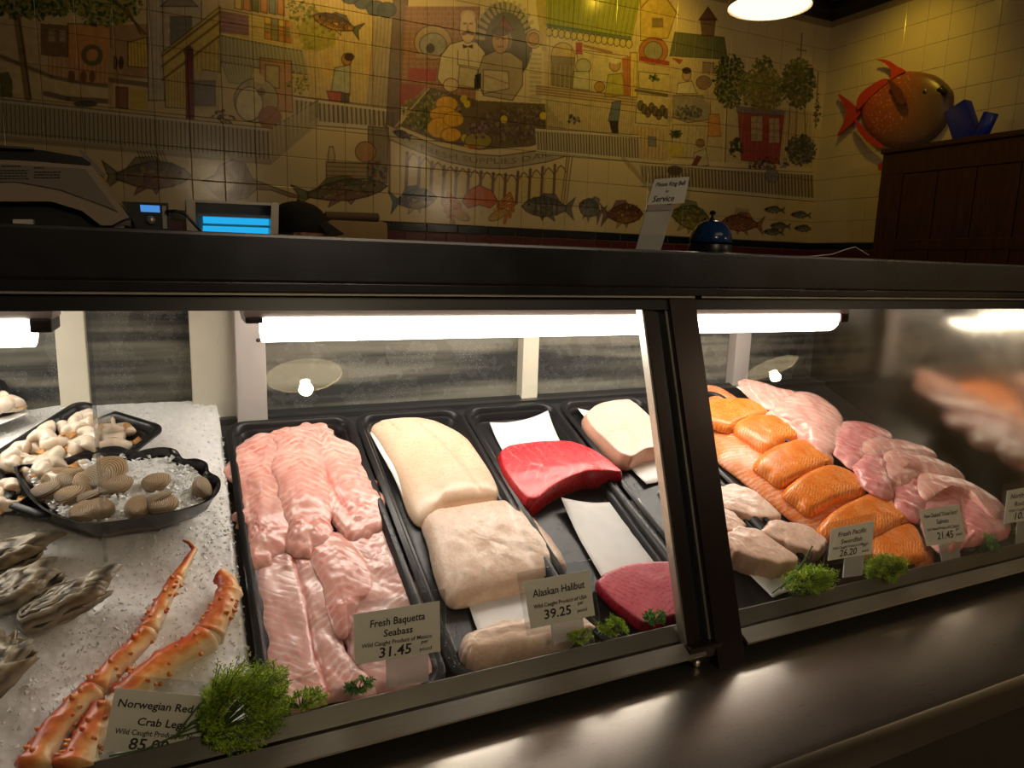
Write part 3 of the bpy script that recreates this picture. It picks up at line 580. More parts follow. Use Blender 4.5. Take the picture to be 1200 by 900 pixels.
T6 = 0.1524; ZB = EYE+0.196          # tile pitch, top of the coloured band
def tile_mesh(name, w, h, mat, th=.006, c=.0022, g=.0009):
    a, b = w/2-g, h/2-g
    vs = [(-a, 0, -b), (a, 0, -b), (a, 0, b), (-a, 0, b), (-a, -th+c*.6, -b), (a, -th+c*.6, -b), (a, -th+c*.6, b), (-a, -th+c*.6, b), (-a+c, -th, -b+c), (a-c, -th, -b+c), (a-c, -th, b-c), (-a+c, -th, b-c)]
    fs = [(8, 9, 10, 11), (4, 5, 9, 8), (5, 6, 10, 9), (6, 7, 11, 10), (7, 4, 8, 11), (0, 1, 5, 4), (1, 2, 6, 5), (2, 3, 7, 6), (3, 0, 4, 7)]
    me = bpy.data.meshes.new(name); me.from_pydata(vs, [], fs); me.materials.append(mat); return me
def lay(parent, name, me, places, limit, rz=0.0, label=None):
    places = sorted(places, key=lambda p: p[1]); pw = Vector(parent['_w']); rest = places[limit:]
    for loc, _ in places[:limit]:
        o = bpy.data.objects.new(name, me); C.objects.link(o); o.parent = parent
        o.location = Vector(loc)-pw; o.rotation_euler = (rnd.uniform(-.004, .004), 0, rz+rnd.uniform(-.004, .004))
    if rest:
        mb = MB(); V = [v.co[:] for v in me.vertices]; F = [tuple(p.vertices) for p in me.polygons]; R = Matrix.Rotation(rz, 3, 'Z')
        for loc, _ in rest: mb.add([tuple(R@Vector(v)+Vector(loc)) for v in V], F)
        o = mb.build(name, me.materials[0], parent, kind='stuff')
ncol = int(5.4/T6)
pl = []
for r in range(11):
    hh = T6
    z = ZB+T6*(r+.5)
    if z+T6/2 > CEIL-.02: break
    for c in range(int((X1-X0)/T6)):
        x = X1-T6*(c+.5)
        pl.append(((x, Y1, z), abs(x-1.75)+ (9 if x < -.75 else 0) + (.01*r)))
lay(wall_back, 'tile', tile_mesh('tile', T6, T6, M['mural']), pl, 300)
pl = [((X1, Y1-T6*(c+.5), ZB+T6*(r+.5)), c+.01*r) for r in range(11) for c in range(28)]
pl = [p for p in pl if p[0][2] < CEIL-.08]
lay(wall_right, 'tile', tile_mesh('tile', T6, T6, M['tile']), pl, 170, -PI/2)
lay(wall_back, 'blue_tile', tile_mesh('blue_tile', .19, .05, M['navy_tile'], g=.0022), [((X1-.19*(c+.5), Y1, ZB-.025), c) for c in range(38)], 26)
lay(wall_right, 'blue_tile', tile_mesh('blue_tile', .19, .05, M['navy_tile'], g=.0022), [((X1, Y1-.19*(c+.5), ZB-.025), c) for c in range(20)], 6, -PI/2)
for r in range(3):
    lay(wall_back, 'red_tile', tile_mesh('red_tile', .127, .052, M['maroon_tile'], g=.0022), [((X1-.127*(c+.5+.5*(r % 2)), Y1, ZB-.05-.026-.052*r), c) for c in range(56)], 34 if r == 0 else 0)
    lay(wall_right, 'red_tile', tile_mesh('red_tile', .127, .052, M['maroon_tile'], g=.0022), [((X1, Y1-.127*(c+.5+.5*(r % 2)), ZB-.05-.026-.052*r), c) for c in range(20)], 8 if r == 0 else 0, -PI/2)
# ================================================================ DISPLAY CASE
XL, XR = -0.75, 2.6
LZ = EYE-0.575
case = thing('display_case', 'long refrigerated seafood display case with steel top and sloped front glass', 'display case', (1.0, 1.1, 0))
def cpart(mb, name, mat, **k): return mb.build(name, mat, case, **k)
# top slab with fascia
cpart(MB().box(XL, XR, .88, 1.56, EYE-.035, EYE+.022, .004), 'countertop', M['fascia'])
cpart(MB().box(XL, XR, .882, .905, EYE-.0455, EYE-.034, .001), 'fascia', M['fascia'])
cpart(MB().box(XL, .735, .886, .9, EYE-.0492, EYE-.0458), 'edge_trim', M['chrome'])
cpart(MB().box(.748, XR, .886, .9, EYE-.0492, EYE-.0458), 'edge_trim', M['chrome'])
sl = (GT[1]-GB[1])/(GT[2]-GB[2])
def gy(z, back=0.0): return GB[1]+(z-GB[2])*sl+back
def slantbar(mb, x0, x1, z0, z1, f, b, c=.0):   # bar following the glass slope; f,b offsets in y
    vs = [(x, gy(z)+o, z) for z in (z0, z1) for o in (f, b) for x in (x0, x1)]
    return mb.add(vs, [(0, 2, 3, 1), (4, 5, 7, 6), (0, 1, 5, 4), (2, 6, 7, 3), (0, 4, 6, 2), (1, 3, 7, 5)])
zt, zb = EYE-.0492, EYE-.539
def pane(x0, x1, zlo):
    o = slantbar(MB(), x0, x1, zlo, EYE-.060, .0, .006).build('glass_pane', M['glass'], case); return o
pane(XL+.03, .646, zb-.006); pane(.746, XR-.03, zb-.006)
for x0, x1 in ((XL, .69), (.742, XR)):
    slantbar(MB(), x0, x1, EYE-.0675, zt, -.012, .014).build('top_frame', M['frame'], case)
slantbar(MB(), .646, .662, zb-.02, EYE-.066, -.008, .012).build('side_frame', M['bronze'], case)
slantbar(MB(), .6425, .6465, zb-.0, EYE-.066, -.004, .012).build('edge_gasket', M['chrome'], case)
slantbar(MB(), .662, .686, zb-.03, EYE-.05, -.002, .016).build('side_frame', M['frame'], case)
slantbar(MB(), .684, .688, zb-.02, EYE-.052, -.006, .01).build('edge_gasket', M['chrome'], case)
slantbar(MB(), .688, .738, zb-.036, EYE-.046, -.016, .03).build('post', M['bronze'], case)
slantbar(MB(), .738, .746, zb-.03, EYE-.052, -.004, .02).build('side_frame', M['frame'], case)
# flange, sill channel, ledge
for x0, x1 in ((XL, .668), (.746, XR)):
    cpart(MB().prism([(.7505, zb+.001), (.7665, EYE-.5218), (.769, EYE-.5222), (.769, EYE-.57), (.7505, zb-.02)], x0, x1), 'deck_flange', M['flange'])
    cpart(MB().prism([(.7435, zb+.001), (.744, zb-.008), (.727, EYE-.553), (.7235, EYE-.553), (.722, EYE-.549)], x0, x1), 'sill_channel', M['chrome'])
    cpart(MB().prism([(.7235, EYE-.5532), (.744, zb-.0085), (.75, zb-.0085), (.75, LZ+.01), (.742, LZ+.01)], x0, x1), 'sill_underside', M['frame'])
cpart(MB().box(.64, .70, .726, .76, EYE-.559, EYE-.5385, .002), 'sill_bracket', M['bronze'])
for x, z in ((.66, -.568), (.70, -.566)):
    cpart(MB().ball((x, .734, EYE+z), (.006, .006, .006), 10, 6), 'bolt', M['chrome'], smooth=True)
cpart(MB().box(XL, XR, .76, .80, .12, zb-.01), 'front_wall', M['frame'])
led = [(.80, LZ), (.545, LZ), (.536, LZ-.003), (.531, LZ-.010), (.529, LZ-.02), (.529, LZ-.05), (.54, LZ-.055), (.545, LZ-.03), (.80, LZ-.03)]
cpart(MB().prism(led, XL, XR), 'work_ledge', M['ledge'], smooth=.5)
cpart(MB().box(XL, XR, .60, 1.5, .0, LZ-.03), 'cabinet_base', M['darkwall'])
# floor of the well, rear doors, partitions
cpart(MB().prism([(.768, EYE-.5755), (1.44, EYE-.3045), (1.44, EYE-.36), (.768, EYE-.60)], XL, 1.66), 'well_floor', M['deckblack'])
cpart(MB().box(XL, 1.66, 1.455, 1.47, EYE-.40, EYE-.03), 'rear_door', M['rear'])
cpart(MB().box(XL, 1.66, 1.40, 1.45, EYE-.36, EYE-.31), 'rear_sill', M['deckblack'])
for x0, x1, m, nm in ((.02, .10, 'cream_metal', 'door_post'), (.705, .745, 'cream_metal', 'door_post'), (-.19, -.145, 'cream_metal', 'door_post'), (1.33, 1.38, 'grey_metal', 'door_post'), (-.42, -.36, 'cream_metal', 'door_post')):
    cpart(MB().box(x0, x1, 1.425, 1.455, EYE-.35, EYE-.04, .002), nm, M[m])
cpart(MB().box(.095, .148, 1.385, 1.44, EYE-.33, EYE-.05, .002), 'bracket', M['grey_metal'])
cpart(MB().ball((.135, 1.384, EYE-.16), (.004, .003, .004), 8, 6), 'bolt', M['bronze'], smooth=True)
cpart(MB().box(-.105, -.10, 1.05, 1.44, EYE-.42, EYE-.06), 'divider_panel', M['acrylic'])
cpart(MB().box(XL, 1.66, .91, 1.45, EYE-.062, EYE-.037), 'lid_underside', M['grey_metal'])
cpart(MB().box(1.645, 1.66, .80, 1.455, zb-.02, EYE-.04), 'end_partition', M['partition'])
cpart(MB().box(XL-.02, XL, .77, 1.56, .1, EYE-.03), 'end_panel', M['frame'])
cpart(MB().box(XR, XR+.02, .77, 1.56, .1, EYE-.03), 'end_panel', M['frame'])
# ---- fluorescent fittings inside
def fitting(x0, x1, label):
    y = 1.19
    t = thing('fluorescent_light', label, 'light', ((x0+x1)/2, y, EYE-.062), 'tube lights under the case top')
    MB().box(x0-.03, x1+.03, y-.03, y+.05, EYE-.1, EYE-.0625, .003).build('housing', M['grey_metal'], t)
    prof = [(y-.03+.03*(1-math.cos(a))*0+(-.0), 0) for a in (0,)]
    pr = []
    for k in range(9):
        a = PI*k/8; pr.append((y+.01-.042*math.cos(a), EYE-.1-.042*math.sin(a)**.6))
    MB().prism(pr, x0, x1).build('diffuser', M['fluo'], t, smooth=.6)
    for xa, lo in ((x0-.028, .108), (x1+.002, .118)): MB().box(xa, xa+.026, y-.034, y+.05, EYE-lo, EYE-.098, .003).build('end_cap', M['bronze'], t)
fitting(.123, 1.385, 'long lit tube light under the case top above the fillet trays')
fitting(-1.0+.3, -.185, 'lit tube light at the left above the shrimp trays')
# ---- trays
def tray(name, label, c, hw, hl, rot, h, depth=.026, rcorner=.035):
    """c=(u,v) centre, half width, half length on the deck plane"""
    mb = MB(); seg = 6
    def rr(a, b, r, z):
        pts = []
        for cx, cy, st in ((a-r, b-r, 0), (-a+r, b-r, PI/2), (-a+r, -b+r, PI), (a-r, -b+r, 1.5*PI)):
            for k in range(seg+1):
                t = st+PI/2*k/seg; pts.append((cx+r*math.cos(t), cy+r*math.sin(t), z))
        return pts
    rings = [rr(hw-.003, hl-.003, rcorner, -.005), rr(hw, hl, rcorner, -.003), rr(hw, hl, rcorner, 0), rr(hw-.002, hl-.002, rcorner, .0015), rr(hw-.009, hl-.009, rcorner*.9, .0015), rr(hw-.012, hl-.012, rcorner*.85, -.001),
             rr(hw-.015, hl-.015, rcorner*.8, -.009), rr(hw-.019, hl-.019, rcorner*.75, -.0095), rr(hw-.0205, hl-.0205, rcorner*.7, -.011), rr(hw-.026, hl-.026, rcorner*.6, -depth+.002), rr(hw-.03, hl-.03, rcorner*.5, -depth)]
    lower = [rr(hw-.03, hl-.03, rcorner*.5, -depth-.0015), rr(hw-.023, hl-.023, rcorner*.6, -depth), rr(hw-.012, hl-.012, rcorner*.8, -.006)]
    n = len(rings[0]); cr, sr = math.cos(rot), math.sin(rot)
    def W(p): return tuple(dw(c[0]+p[0]*cr-p[1]*sr, c[1]+p[0]*sr+p[1]*cr, h+p[2]))
    vs = [W(p) for r in rings+lower for p in r]; m = len(rings)
    fs = [(i*n+k, i*n+(k+1) % n, (i+1)*n+(k+1) % n, (i+1)*n+k) for i in range(m-1) for k in range(n)]
    fs.append(tuple((m-1)*n+k for k in range(n)))
    fs.append(tuple(m*n+k for k in range(n))[::-1])
    for i in range(m, m+2): fs += [(i*n+k, i*n+(k+1) % n, (i+1)*n+(k+1) % n, (i+1)*n+k) for k in range(n)]
    fs += [((m+2)*n+k, (m+2)*n+(k+1) % n, (k+1) % n, k) for k in range(n)]
    mb.add(vs, fs); return tag(fixn(mb.build(name, M['tray'], smooth=.6, origin=dw(c[0], c[1], h-depth))), label, 'tray')
VF = -0.625; VBK = 0.0
vc, vl = (VF+VBK)/2, (VBK-VF)/2
tray('display_tray', 'black plastic tray under the pink seabass fillets, first of the row', (.1835, vc), .1135, vl, 0.0, 0)
tray('display_tray', 'black plastic tray holding the ivory halibut pieces', (.412, vc), .1105, vl, 0, 0)
tray('display_tray', 'black plastic tray holding the red tuna blocks', (.6335, vc), .1085, vl, 0, 0)
tray('display_tray', 'black plastic tray holding pale swordfish, running behind the dark post', (.864, vc), .1135, vl, 0, 0)
tray('display_tray', 'black plastic tray under the orange salmon portions', (1.10, vc), .113, vl, 0, 0)
tray('display_tray', 'black plastic tray under the braided pink salmon strips, next to the steel partition', (1.378, -.325), .128, .275, .27, .014, depth=.014)
# ================================================================ FISH MATERIALS
def m_meat(name, lo, hi, line, F=0.0, chev=.9, lw=.5, side=None, red=None, redamt=0.0, rough=.28, sss=.12, fine=1.0, ridge=.35, mot=26, bump=.35):
    t = NT(name); uv = t.n('UVMap'); sx = t.n('SeparateXYZ', {0: uv})
    o = t.coord('Object')
    n1 = t.noise(mot, 4, .6, o, .4); n2 = t.noise(190, 3, .6, o)
    c = t.mix(t.ramp(n1, [(.3, 0.0), (.7, 1.0)]), lo, hi)
    if red: c = t.mix(t.math('MULTIPLY', t.ramp(t.noise(mot*1.3, 5, .65, o, 1.2), [(.52, 0.0), (.68, 1.0)]), redamt), c, red)
    h = t.math('MULTIPLY', n2, .25*fine)
    if F:
        wob = t.math('ADD', t.math('MULTIPLY', t.noise(22, 3, .55, o), .024), t.math('MULTIPLY', t.noise(90, 2, .5, o), .003))
        yy = t.math('ABSOLUTE', t.math('ADD', (sx, 'Y'), t.math('MULTIPLY_ADD', t.noise(14, 2, .5, o), .02, -.01)))
        ph = t.math('MULTIPLY', t.math('ADD', t.math('ADD', (sx, 'X'), t.math('MULTIPLY', yy, chev)), wob), 2*PI/F)
        s = t.math('MULTIPLY_ADD', t.math('SINE', ph), .5, .5)
        l = t.ramp(s, [(max(0.01, 1-lw), 0.0), (1.0, 1.0)])
        brk = t.ramp(t.noise(34, 3, .6, o), [(.38, .05), (.62, 1.0)])
        l = t.math('MULTIPLY', l, brk)
        c = t.mix(l, c, line); h = t.math('ADD', h, t.math('MULTIPLY', l, -ridge))
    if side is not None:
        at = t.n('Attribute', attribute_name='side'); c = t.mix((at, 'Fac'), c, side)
    cr = t.n('Attribute', attribute_name='crease'); 
    c = t.mix(t.math('MULTIPLY', (cr, 'Fac'), .65), c, red or tuple(x*.6 for x in lo))
    t.pbr(c, t.math('MULTIPLY_ADD', n2, .22, rough-.1), 0, Normal=t.bump(h, bump, .0016), Subsurface_Weight=sss, Subsurface_Radius=(.012, .005, .003), Subsurface_Scale=.6, Specular_IOR_Level=.5)
    return t.m
M['seabass'] = m_meat('seabass_flesh', (.70, .28, .24), (.84, .47, .40), (.88, .56, .48), .016, .8, .45, red=(.74, .15, .12), redamt=.7, mot=24, rough=.2, ridge=.25, bump=.4)
M['seabass2'] = m_meat('seabass_flesh_pale', (.72, .36, .32), (.82, .52, .47), (.89, .66, .60), .013, .75, .55, red=(.75, .22, .19), redamt=.6, mot=24, rough=.2, ridge=.3, bump=.4)
M['halibut'] = m_meat('halibut_flesh', (.68, .46, .31), (.80, .60, .44), (.92, .82, .70), .0, red=(.80, .40, .28), redamt=.25, mot=14, bump=.2)
M['halibut2'] = m_meat('halibut_cut_flesh', (.70, .48, .35), (.82, .63, .49), (.93, .85, .76), .0, .1, .22, red=(.92, .80, .70), redamt=.5, mot=34, ridge=.5, bump=.9, fine=2.0)
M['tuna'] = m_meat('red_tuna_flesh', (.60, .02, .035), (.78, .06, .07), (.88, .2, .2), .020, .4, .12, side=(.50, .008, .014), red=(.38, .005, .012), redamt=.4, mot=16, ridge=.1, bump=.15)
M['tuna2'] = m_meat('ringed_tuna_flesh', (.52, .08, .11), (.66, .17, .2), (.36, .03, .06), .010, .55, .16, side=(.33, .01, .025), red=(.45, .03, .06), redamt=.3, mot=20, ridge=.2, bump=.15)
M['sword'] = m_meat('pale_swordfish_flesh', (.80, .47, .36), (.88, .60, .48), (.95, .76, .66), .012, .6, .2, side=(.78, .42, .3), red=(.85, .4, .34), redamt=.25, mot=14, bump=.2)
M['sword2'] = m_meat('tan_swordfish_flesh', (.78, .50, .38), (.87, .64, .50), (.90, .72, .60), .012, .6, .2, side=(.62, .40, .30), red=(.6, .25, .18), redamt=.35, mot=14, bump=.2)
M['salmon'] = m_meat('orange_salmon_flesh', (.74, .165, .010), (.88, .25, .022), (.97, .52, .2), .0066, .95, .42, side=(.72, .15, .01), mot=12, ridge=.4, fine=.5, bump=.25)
M['salmonside'] = m_meat('fatty_salmon_side', (.76, .17, .02), (.84, .28, .08), (.92, .52, .32), .010, .3, .5, red=(.82, .5, .38), redamt=.8, mot=30, ridge=.3)
M['king'] = m_meat('pink_salmon_flesh', (.66, .2, .2), (.82, .42, .38), (.86, .5, .45), .022, .3, .2, red=(.62, .08, .09), redamt=.6, mot=26, rough=.2, bump=.25)
M['king2'] = m_meat('pink_salmon_belly', (.72, .32, .27), (.86, .55, .46), (.9, .64, .56), .022, .2, .2, red=(.75, .22, .15), redamt=.55, mot=22, rough=.2, bump=.25)
# ================================================================ FISH PIECES
def catmull(P, n):
    P = np.array(P, float); m = len(P); out = []
    per = max(2, int(math.ceil(n/m)))
    for i in range(m):
        a, b, c, d = P[(i-1) % m], P[i], P[(i+1) % m], P[(i+2) % m]
        for k in range(per):
            t = k/per
            out.append(.5*((2*b)+(-a+c)*t+(2*a-5*b+4*c-d)*t*t+(-a+3*b-3*c+d)*t**3))
    return np.array(out)
def softpoly(P, n):
    P = np.array(P, float); per = max(4, n//len(P)); out = np.array([P[i]*(1-k/per)+P[(i+1) % len(P)]*k/per for i in range(len(P)) for k in range(per)])
    for _ in range(5): out = .5*out+.25*(np.roll(out, 1, 0)+np.roll(out, -1, 0))
    return out
def segdist(P, a, b):
    a = np.array(a); b = np.array(b); ab = b-a; t = np.clip(((P-a)@ab)/(ab@ab+1e-12), 0, 1); return np.linalg.norm(P-(a+t[:, None]*ab), axis=1)
def meat(name, label, cat, px, mat, T=.02, base=-.024, mode='dome', ref=None, seed=1, jag=.002, bump=.0022, creases=(), spine=.75, p=2.4, q=.55, axis=None, off=0.0, group=None, tilt=None, n=120, K=26, uvs=1.0, grow=.0):
    """a cut of fish lying on the display plane: outline given where it stands, rounded (dome) or with cut faces (block)"""
    if ref is None: ref = base+(T*.3 if mode == 'dome' else T)
    P = np.array([deck(a, ref) for a in px]); P = catmull(P, n) if mode == 'dome' else softpoly(P, n); N = len(P)
    # ragged edge
    P[:, 1] = np.maximum(P[:, 1], VF+.026); c0 = P.mean(0); ang = np.linspace(0, 2*PI, N, endpoint=False)
    nx = np.roll(P, -1, 0)-np.roll(P, 1, 0); nrm = np.stack([nx[:, 1], -nx[:, 0]], 1); nrm /= np.linalg.norm(nrm, axis=1)[:, None]+1e-9
    ar = .5*np.sum(P[:, 0]*np.roll(P[:, 1], -1)-P[:, 1]*np.roll(P[:, 0], -1))
    if ar < 0: nrm = -nrm
    idx = np.arange(N)
    P = P+nrm*grow+nrm*(jag*((vnoise(idx*.35, idx*0, seed)-.5)*2+(vnoise(idx*.12, idx*0, seed+5)-.5)*2))[:, None]
    d = P-c0
    if axis is None:
        cv = d.T@d; ev, ew = np.linalg.eigh(cv); a1 = ew[:, 1]
    else:
        q1 = np.array(deck(axis[1], ref))-np.array(deck(axis[0], ref)); a1 = q1/np.linalg.norm(q1)
    a2 = np.array([-a1[1], a1[0]])
    cv = d.T@d; ev, ew = np.linalg.eigh(cv); m1 = ew[:, 1]; m2 = ew[:, 0]
    L = np.abs(d@m1).max(); W = np.abs(d@m2).max(); S = max(0, L-W)*spine
    al = np.clip(d@m1, -S, S); Cc = c0+al[:, None]*m1
    prof = []
    if mode == 'dome':
        for k in range(K+1):
            s = k/K; s = 1-(1-s)**1.35; prof.append((s, T*(max(0, 1-s**p))**q, 0.0))
        prof[-1] = (1.0, 0, 0)
        prof.insert(-1, (1.0, T*.10, 0))
    else:
        r = min(.0045, T*.2); Rm = W
        for k in range(K-6):
            s = k/(K-6)*(1-r/Rm); prof.append((s, T*(1-.05*(s)**2), 0.0))
        for k in range(5):
            a = PI/2*k/4; prof.append((1-r/Rm+r/Rm*math.sin(a), T*.95-r*(1-math.cos(a)), .0 if k < 3 else .7))
        for k in range(1, 7):
            f = k/6; prof.append((1+off+.05*math.sin(PI*f), (T*.95-r)*(1-f), 1.0))
        prof.append((.96+off, 0, 1.0))
    uvv = []; H = []; SD = []; E_ = []
    for s, h, sd in prof:
        Q = Cc+(P-Cc)*s; uvv.append(Q); H.append(np.full(N, h)); SD.append(np.full(N, sd)); E_.append(np.full(N, s))
    Q = np.concatenate(uvv); H = np.concatenate(H); SD = np.concatenate(SD); E_ = np.concatenate(E_)
    top = np.clip(1-E_**3, 0, 1)*(1-SD)
    H = H+top*bump*((fbm(Q[:, 0]*45+seed, Q[:, 1]*45, seed)-.5)*2.2+(fbm(Q[:, 0]*140, Q[:, 1]*140, seed+3, 2)-.4)*.5)
    if tilt is not None:       # height varies along a direction: (px_a, factor_a, px_b, factor_b)
        A = np.array(deck(tilt[0], ref)); B = np.array(deck(tilt[2], ref)); t = np.clip(((Q-A)@(B-A))/((B-A)@(B-A)), 0, 1)
        H = H*(tilt[1]+(tilt[3]-tilt[1])*t)
    cr = np.zeros(len(Q))
    for line, depth, wd in creases:
        L2 = [np.array(deck(a, base+T)) for a in line]; dd = np.min([segdist(Q, L2[i], L2[i+1]) for i in range(len(L2)-1)], axis=0)
        g = np.exp(-(dd/wd)**2)*(1-SD); H = H-depth*g; cr = np.maximum(cr, g)
    H = np.maximum(H, 0)
    W3 = DO+np.outer(Q[:, 0], DU)+np.outer(Q[:, 1], DV)+np.outer(H+base, DN)
    m = len(prof)
    fs = [(i*N+k, i*N+(k+1) % N, (i+1)*N+(k+1) % N, (i+1)*N+k) for i in range(m-1) for k in range(N)]
    fs.append(tuple((m-1)*N+k for k in range(N)))
    mb = MB(); mb.v = [tuple(v) for v in W3]; mb.f = fs
    UV = np.stack([(Q-c0)@a1, (Q-c0)@a2], 1)*uvs+np.outer(SD*H, [0, 1.0])
    o = mb.build(name, mat, smooth=(True if mode == 'dome' else math.radians(70)), attrs={'side': SD, 'crease': cr}, uv=UV, origin=dw(c0[0], c0[1], base))
    fixn(o); return tag(o, label, cat, group)
g1 = 'seabass fillets on the first tray'
meat('seabass_fillet', 'long pink seabass fillet at the lower left of the first tray', 'fish fillet', [(302,661),(312,638),(345,622),(382,626),(392,680),(392,730),(412,775),(438,806),(405,816),(365,825),(325,835),(310,800),(304,735)], M['seabass2'], .013, base=-.02, grow=.006, p=6, jag=.004, bump=.004, seed=3, axis=((335,640),(370,810)), creases=[([(345,655),(358,700),(368,760),(385,810)], .004, .004)], group=g1)
meat('seabass_fillet', 'pink ribbed seabass fillet behind the first price card, lower right of the first tray', 'fish fillet', [(400,622),(444,618),(456,645),(470,664),(489,692),(505,730),(514,790),(480,802),(442,808),(420,775),(400,725),(392,680),(398,650)], M['seabass2'], .014, base=-.020, grow=.006, p=6, jag=.004, bump=.004, seed=4, axis=((425,630),(470,800)), group=g1)
meat('seabass_fillet', 'pink seabass fillet at the upper left of the first tray, ragged outer edge', 'fish fillet', [(300,512),(322,506),(340,505),(350,520),(356,560),(350,610),(330,643),(312,655),(292,664),(288,648),(287,620),(277,606),(285,590),(281,575),(275,560),(272,545),(280,526)], M['seabass'], .013, grow=.006, p=5, base=-.012, jag=.006, bump=.005, seed=5, group=g1)
meat('seabass_fillet', 'pink seabass fillet at the upper right of the first tray', 'fish fillet', [(353,499),(368,496),(380,500),(392,514),(422,531),(424,546),(432,558),(440,579),(445,600),(440,622),(424,634),(404,626),(384,602),(366,562),(354,525)], M['seabass'], .015, grow=.007, p=5, base=-.012, jag=.006, bump=.005, seed=6, creases=[([(368,520),(385,560),(410,600)], .003, .004)], group=g1)
meat('seabass_fillet', 'rounded pink seabass loin in the middle of the first tray top', 'fish fillet', [(332,506),(350,499),(368,506),(380,535),(386,575),(384,615),(370,642),(354,648),(338,634),(330,600),(322,560),(322,525)], M['seabass'], .013, base=-.006, grow=.004, jag=.005, bump=.005, seed=7, p=3, group=g1)
meat('seabass_fillet', 'narrow translucent seabass tail strip lying over the lower fillets', 'fish fillet', [(362,634),(385,624),(405,634),(428,662),(432,690),(418,705),(408,735),(400,744),(388,718),(381,682),(366,655)], M['seabass'], .009, base=-.008, grow=.005, seed=8, p=2.5, jag=.0008, group=g1)
# halibut
g2 = 'halibut pieces on the second tray'
meat('halibut_fillet', 'large ivory halibut fillet with pink centre line, top of the second tray', 'fish fillet', [(434,497),(441,486),(460,482),(494,487),(525,499),(555,518),(578,545),(589,570),(586,585),(565,589),(543,591),(518,597),(497,613),(481,599),(464,551),(446,516)], M['halibut'], .029, mode='dome', grow=.003, p=4.5, q=.6, seed=11, jag=.0005, bump=.001, tilt=((450,480),.6,(540,600),1.0), creases=[([(488,487),(518,515),(545,545),(563,572)], .0016, .0035), ([(457,487),(468,500)], .0012, .003)], axis=((465,490),(545,590)), group=g2)
meat('halibut_fillet', 'square cut ivory halibut piece with flaky top, middle of the second tray', 'fish fillet', [(499,604),(512,599),(530,596),(570,590),(596,588),(615,599),(642,628),(660,655),(657,669),(630,684),(604,693),(575,699),(551,705),(531,707),(520,692),(509,655),(499,622)], M['halibut2'], .029, mode='dome', grow=.004, p=6, q=.6, seed=12, jag=.001, bump=.0022, axis=((500,650),(660,630)), creases=[([(596,590),(610,625),(625,660)], .0014, .004)], group=g2)
meat('halibut_fillet', 'pale halibut piece at the front of the second tray under the second price card', 'fish fillet', [(541,762),(548,750),(559,744),(580,736),(604,730),(640,727),(672,722),(698,738),(704,748),(660,757),(600,771),(560,781),(545,776)], M['halibut2'], .03, p=3.5, grow=.004, seed=13, group=g2)
# tuna
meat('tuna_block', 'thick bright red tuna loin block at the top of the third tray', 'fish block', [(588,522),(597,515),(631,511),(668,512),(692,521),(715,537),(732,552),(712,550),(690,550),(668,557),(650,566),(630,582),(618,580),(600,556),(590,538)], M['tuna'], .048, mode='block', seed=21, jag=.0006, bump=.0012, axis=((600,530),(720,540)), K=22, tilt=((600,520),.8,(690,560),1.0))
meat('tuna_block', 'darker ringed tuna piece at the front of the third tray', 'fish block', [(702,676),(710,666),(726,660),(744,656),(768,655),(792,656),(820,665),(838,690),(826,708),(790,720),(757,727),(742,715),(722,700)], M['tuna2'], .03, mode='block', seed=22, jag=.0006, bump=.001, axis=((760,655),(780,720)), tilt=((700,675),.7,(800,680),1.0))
# swordfish
g3 = 'swordfish pieces on the fourth tray'
meat('swordfish_block', 'pale pink swordfish block at the back of the fourth tray', 'fish block', [(686,483),(702,471),(722,467),(738,466),(748,473),(768,492),(795,515),(776,521),(757,524),(742,534),(728,530),(708,511),(692,496)], M['sword'], .042, mode='block', seed=31, jag=.0006, bump=.001, group=g3)
meat('swordfish_block', 'tan swordfish steak at the back right of the lower group, beside the salmon tray', 'fish block', [(838,572),(861,566),(884,574),(917,603),(893,604),(862,597),(842,590)], M['sword2'], .028, grow=.004, mode='block', seed=32, group=g3)
meat('swordfish_block', 'small tan swordfish wedge half hidden by the dark post', 'fish block', [(828,594),(848,591),(860,600),(874,613),(864,620),(846,620),(830,612)], M['sword2'], .026, mode='block', seed=33, grow=.003, group=g3)
meat('swordfish_block', 'thick tan swordfish block nearest the glass beside the dark post', 'fish block', [(851,626),(868,616),(890,620),(936,652),(914,657),(873,647),(858,640)], M['sword2'], .044, grow=.004, mode='block', seed=34, group=g3)
meat('swordfish_block', 'tan swordfish block behind the swordfish price card', 'fish block', [(895,622),(906,609),(947,614),(969,631),(960,644),(930,637)], M['sword2'], .038, grow=.004, mode='block', seed=35, group=g3)
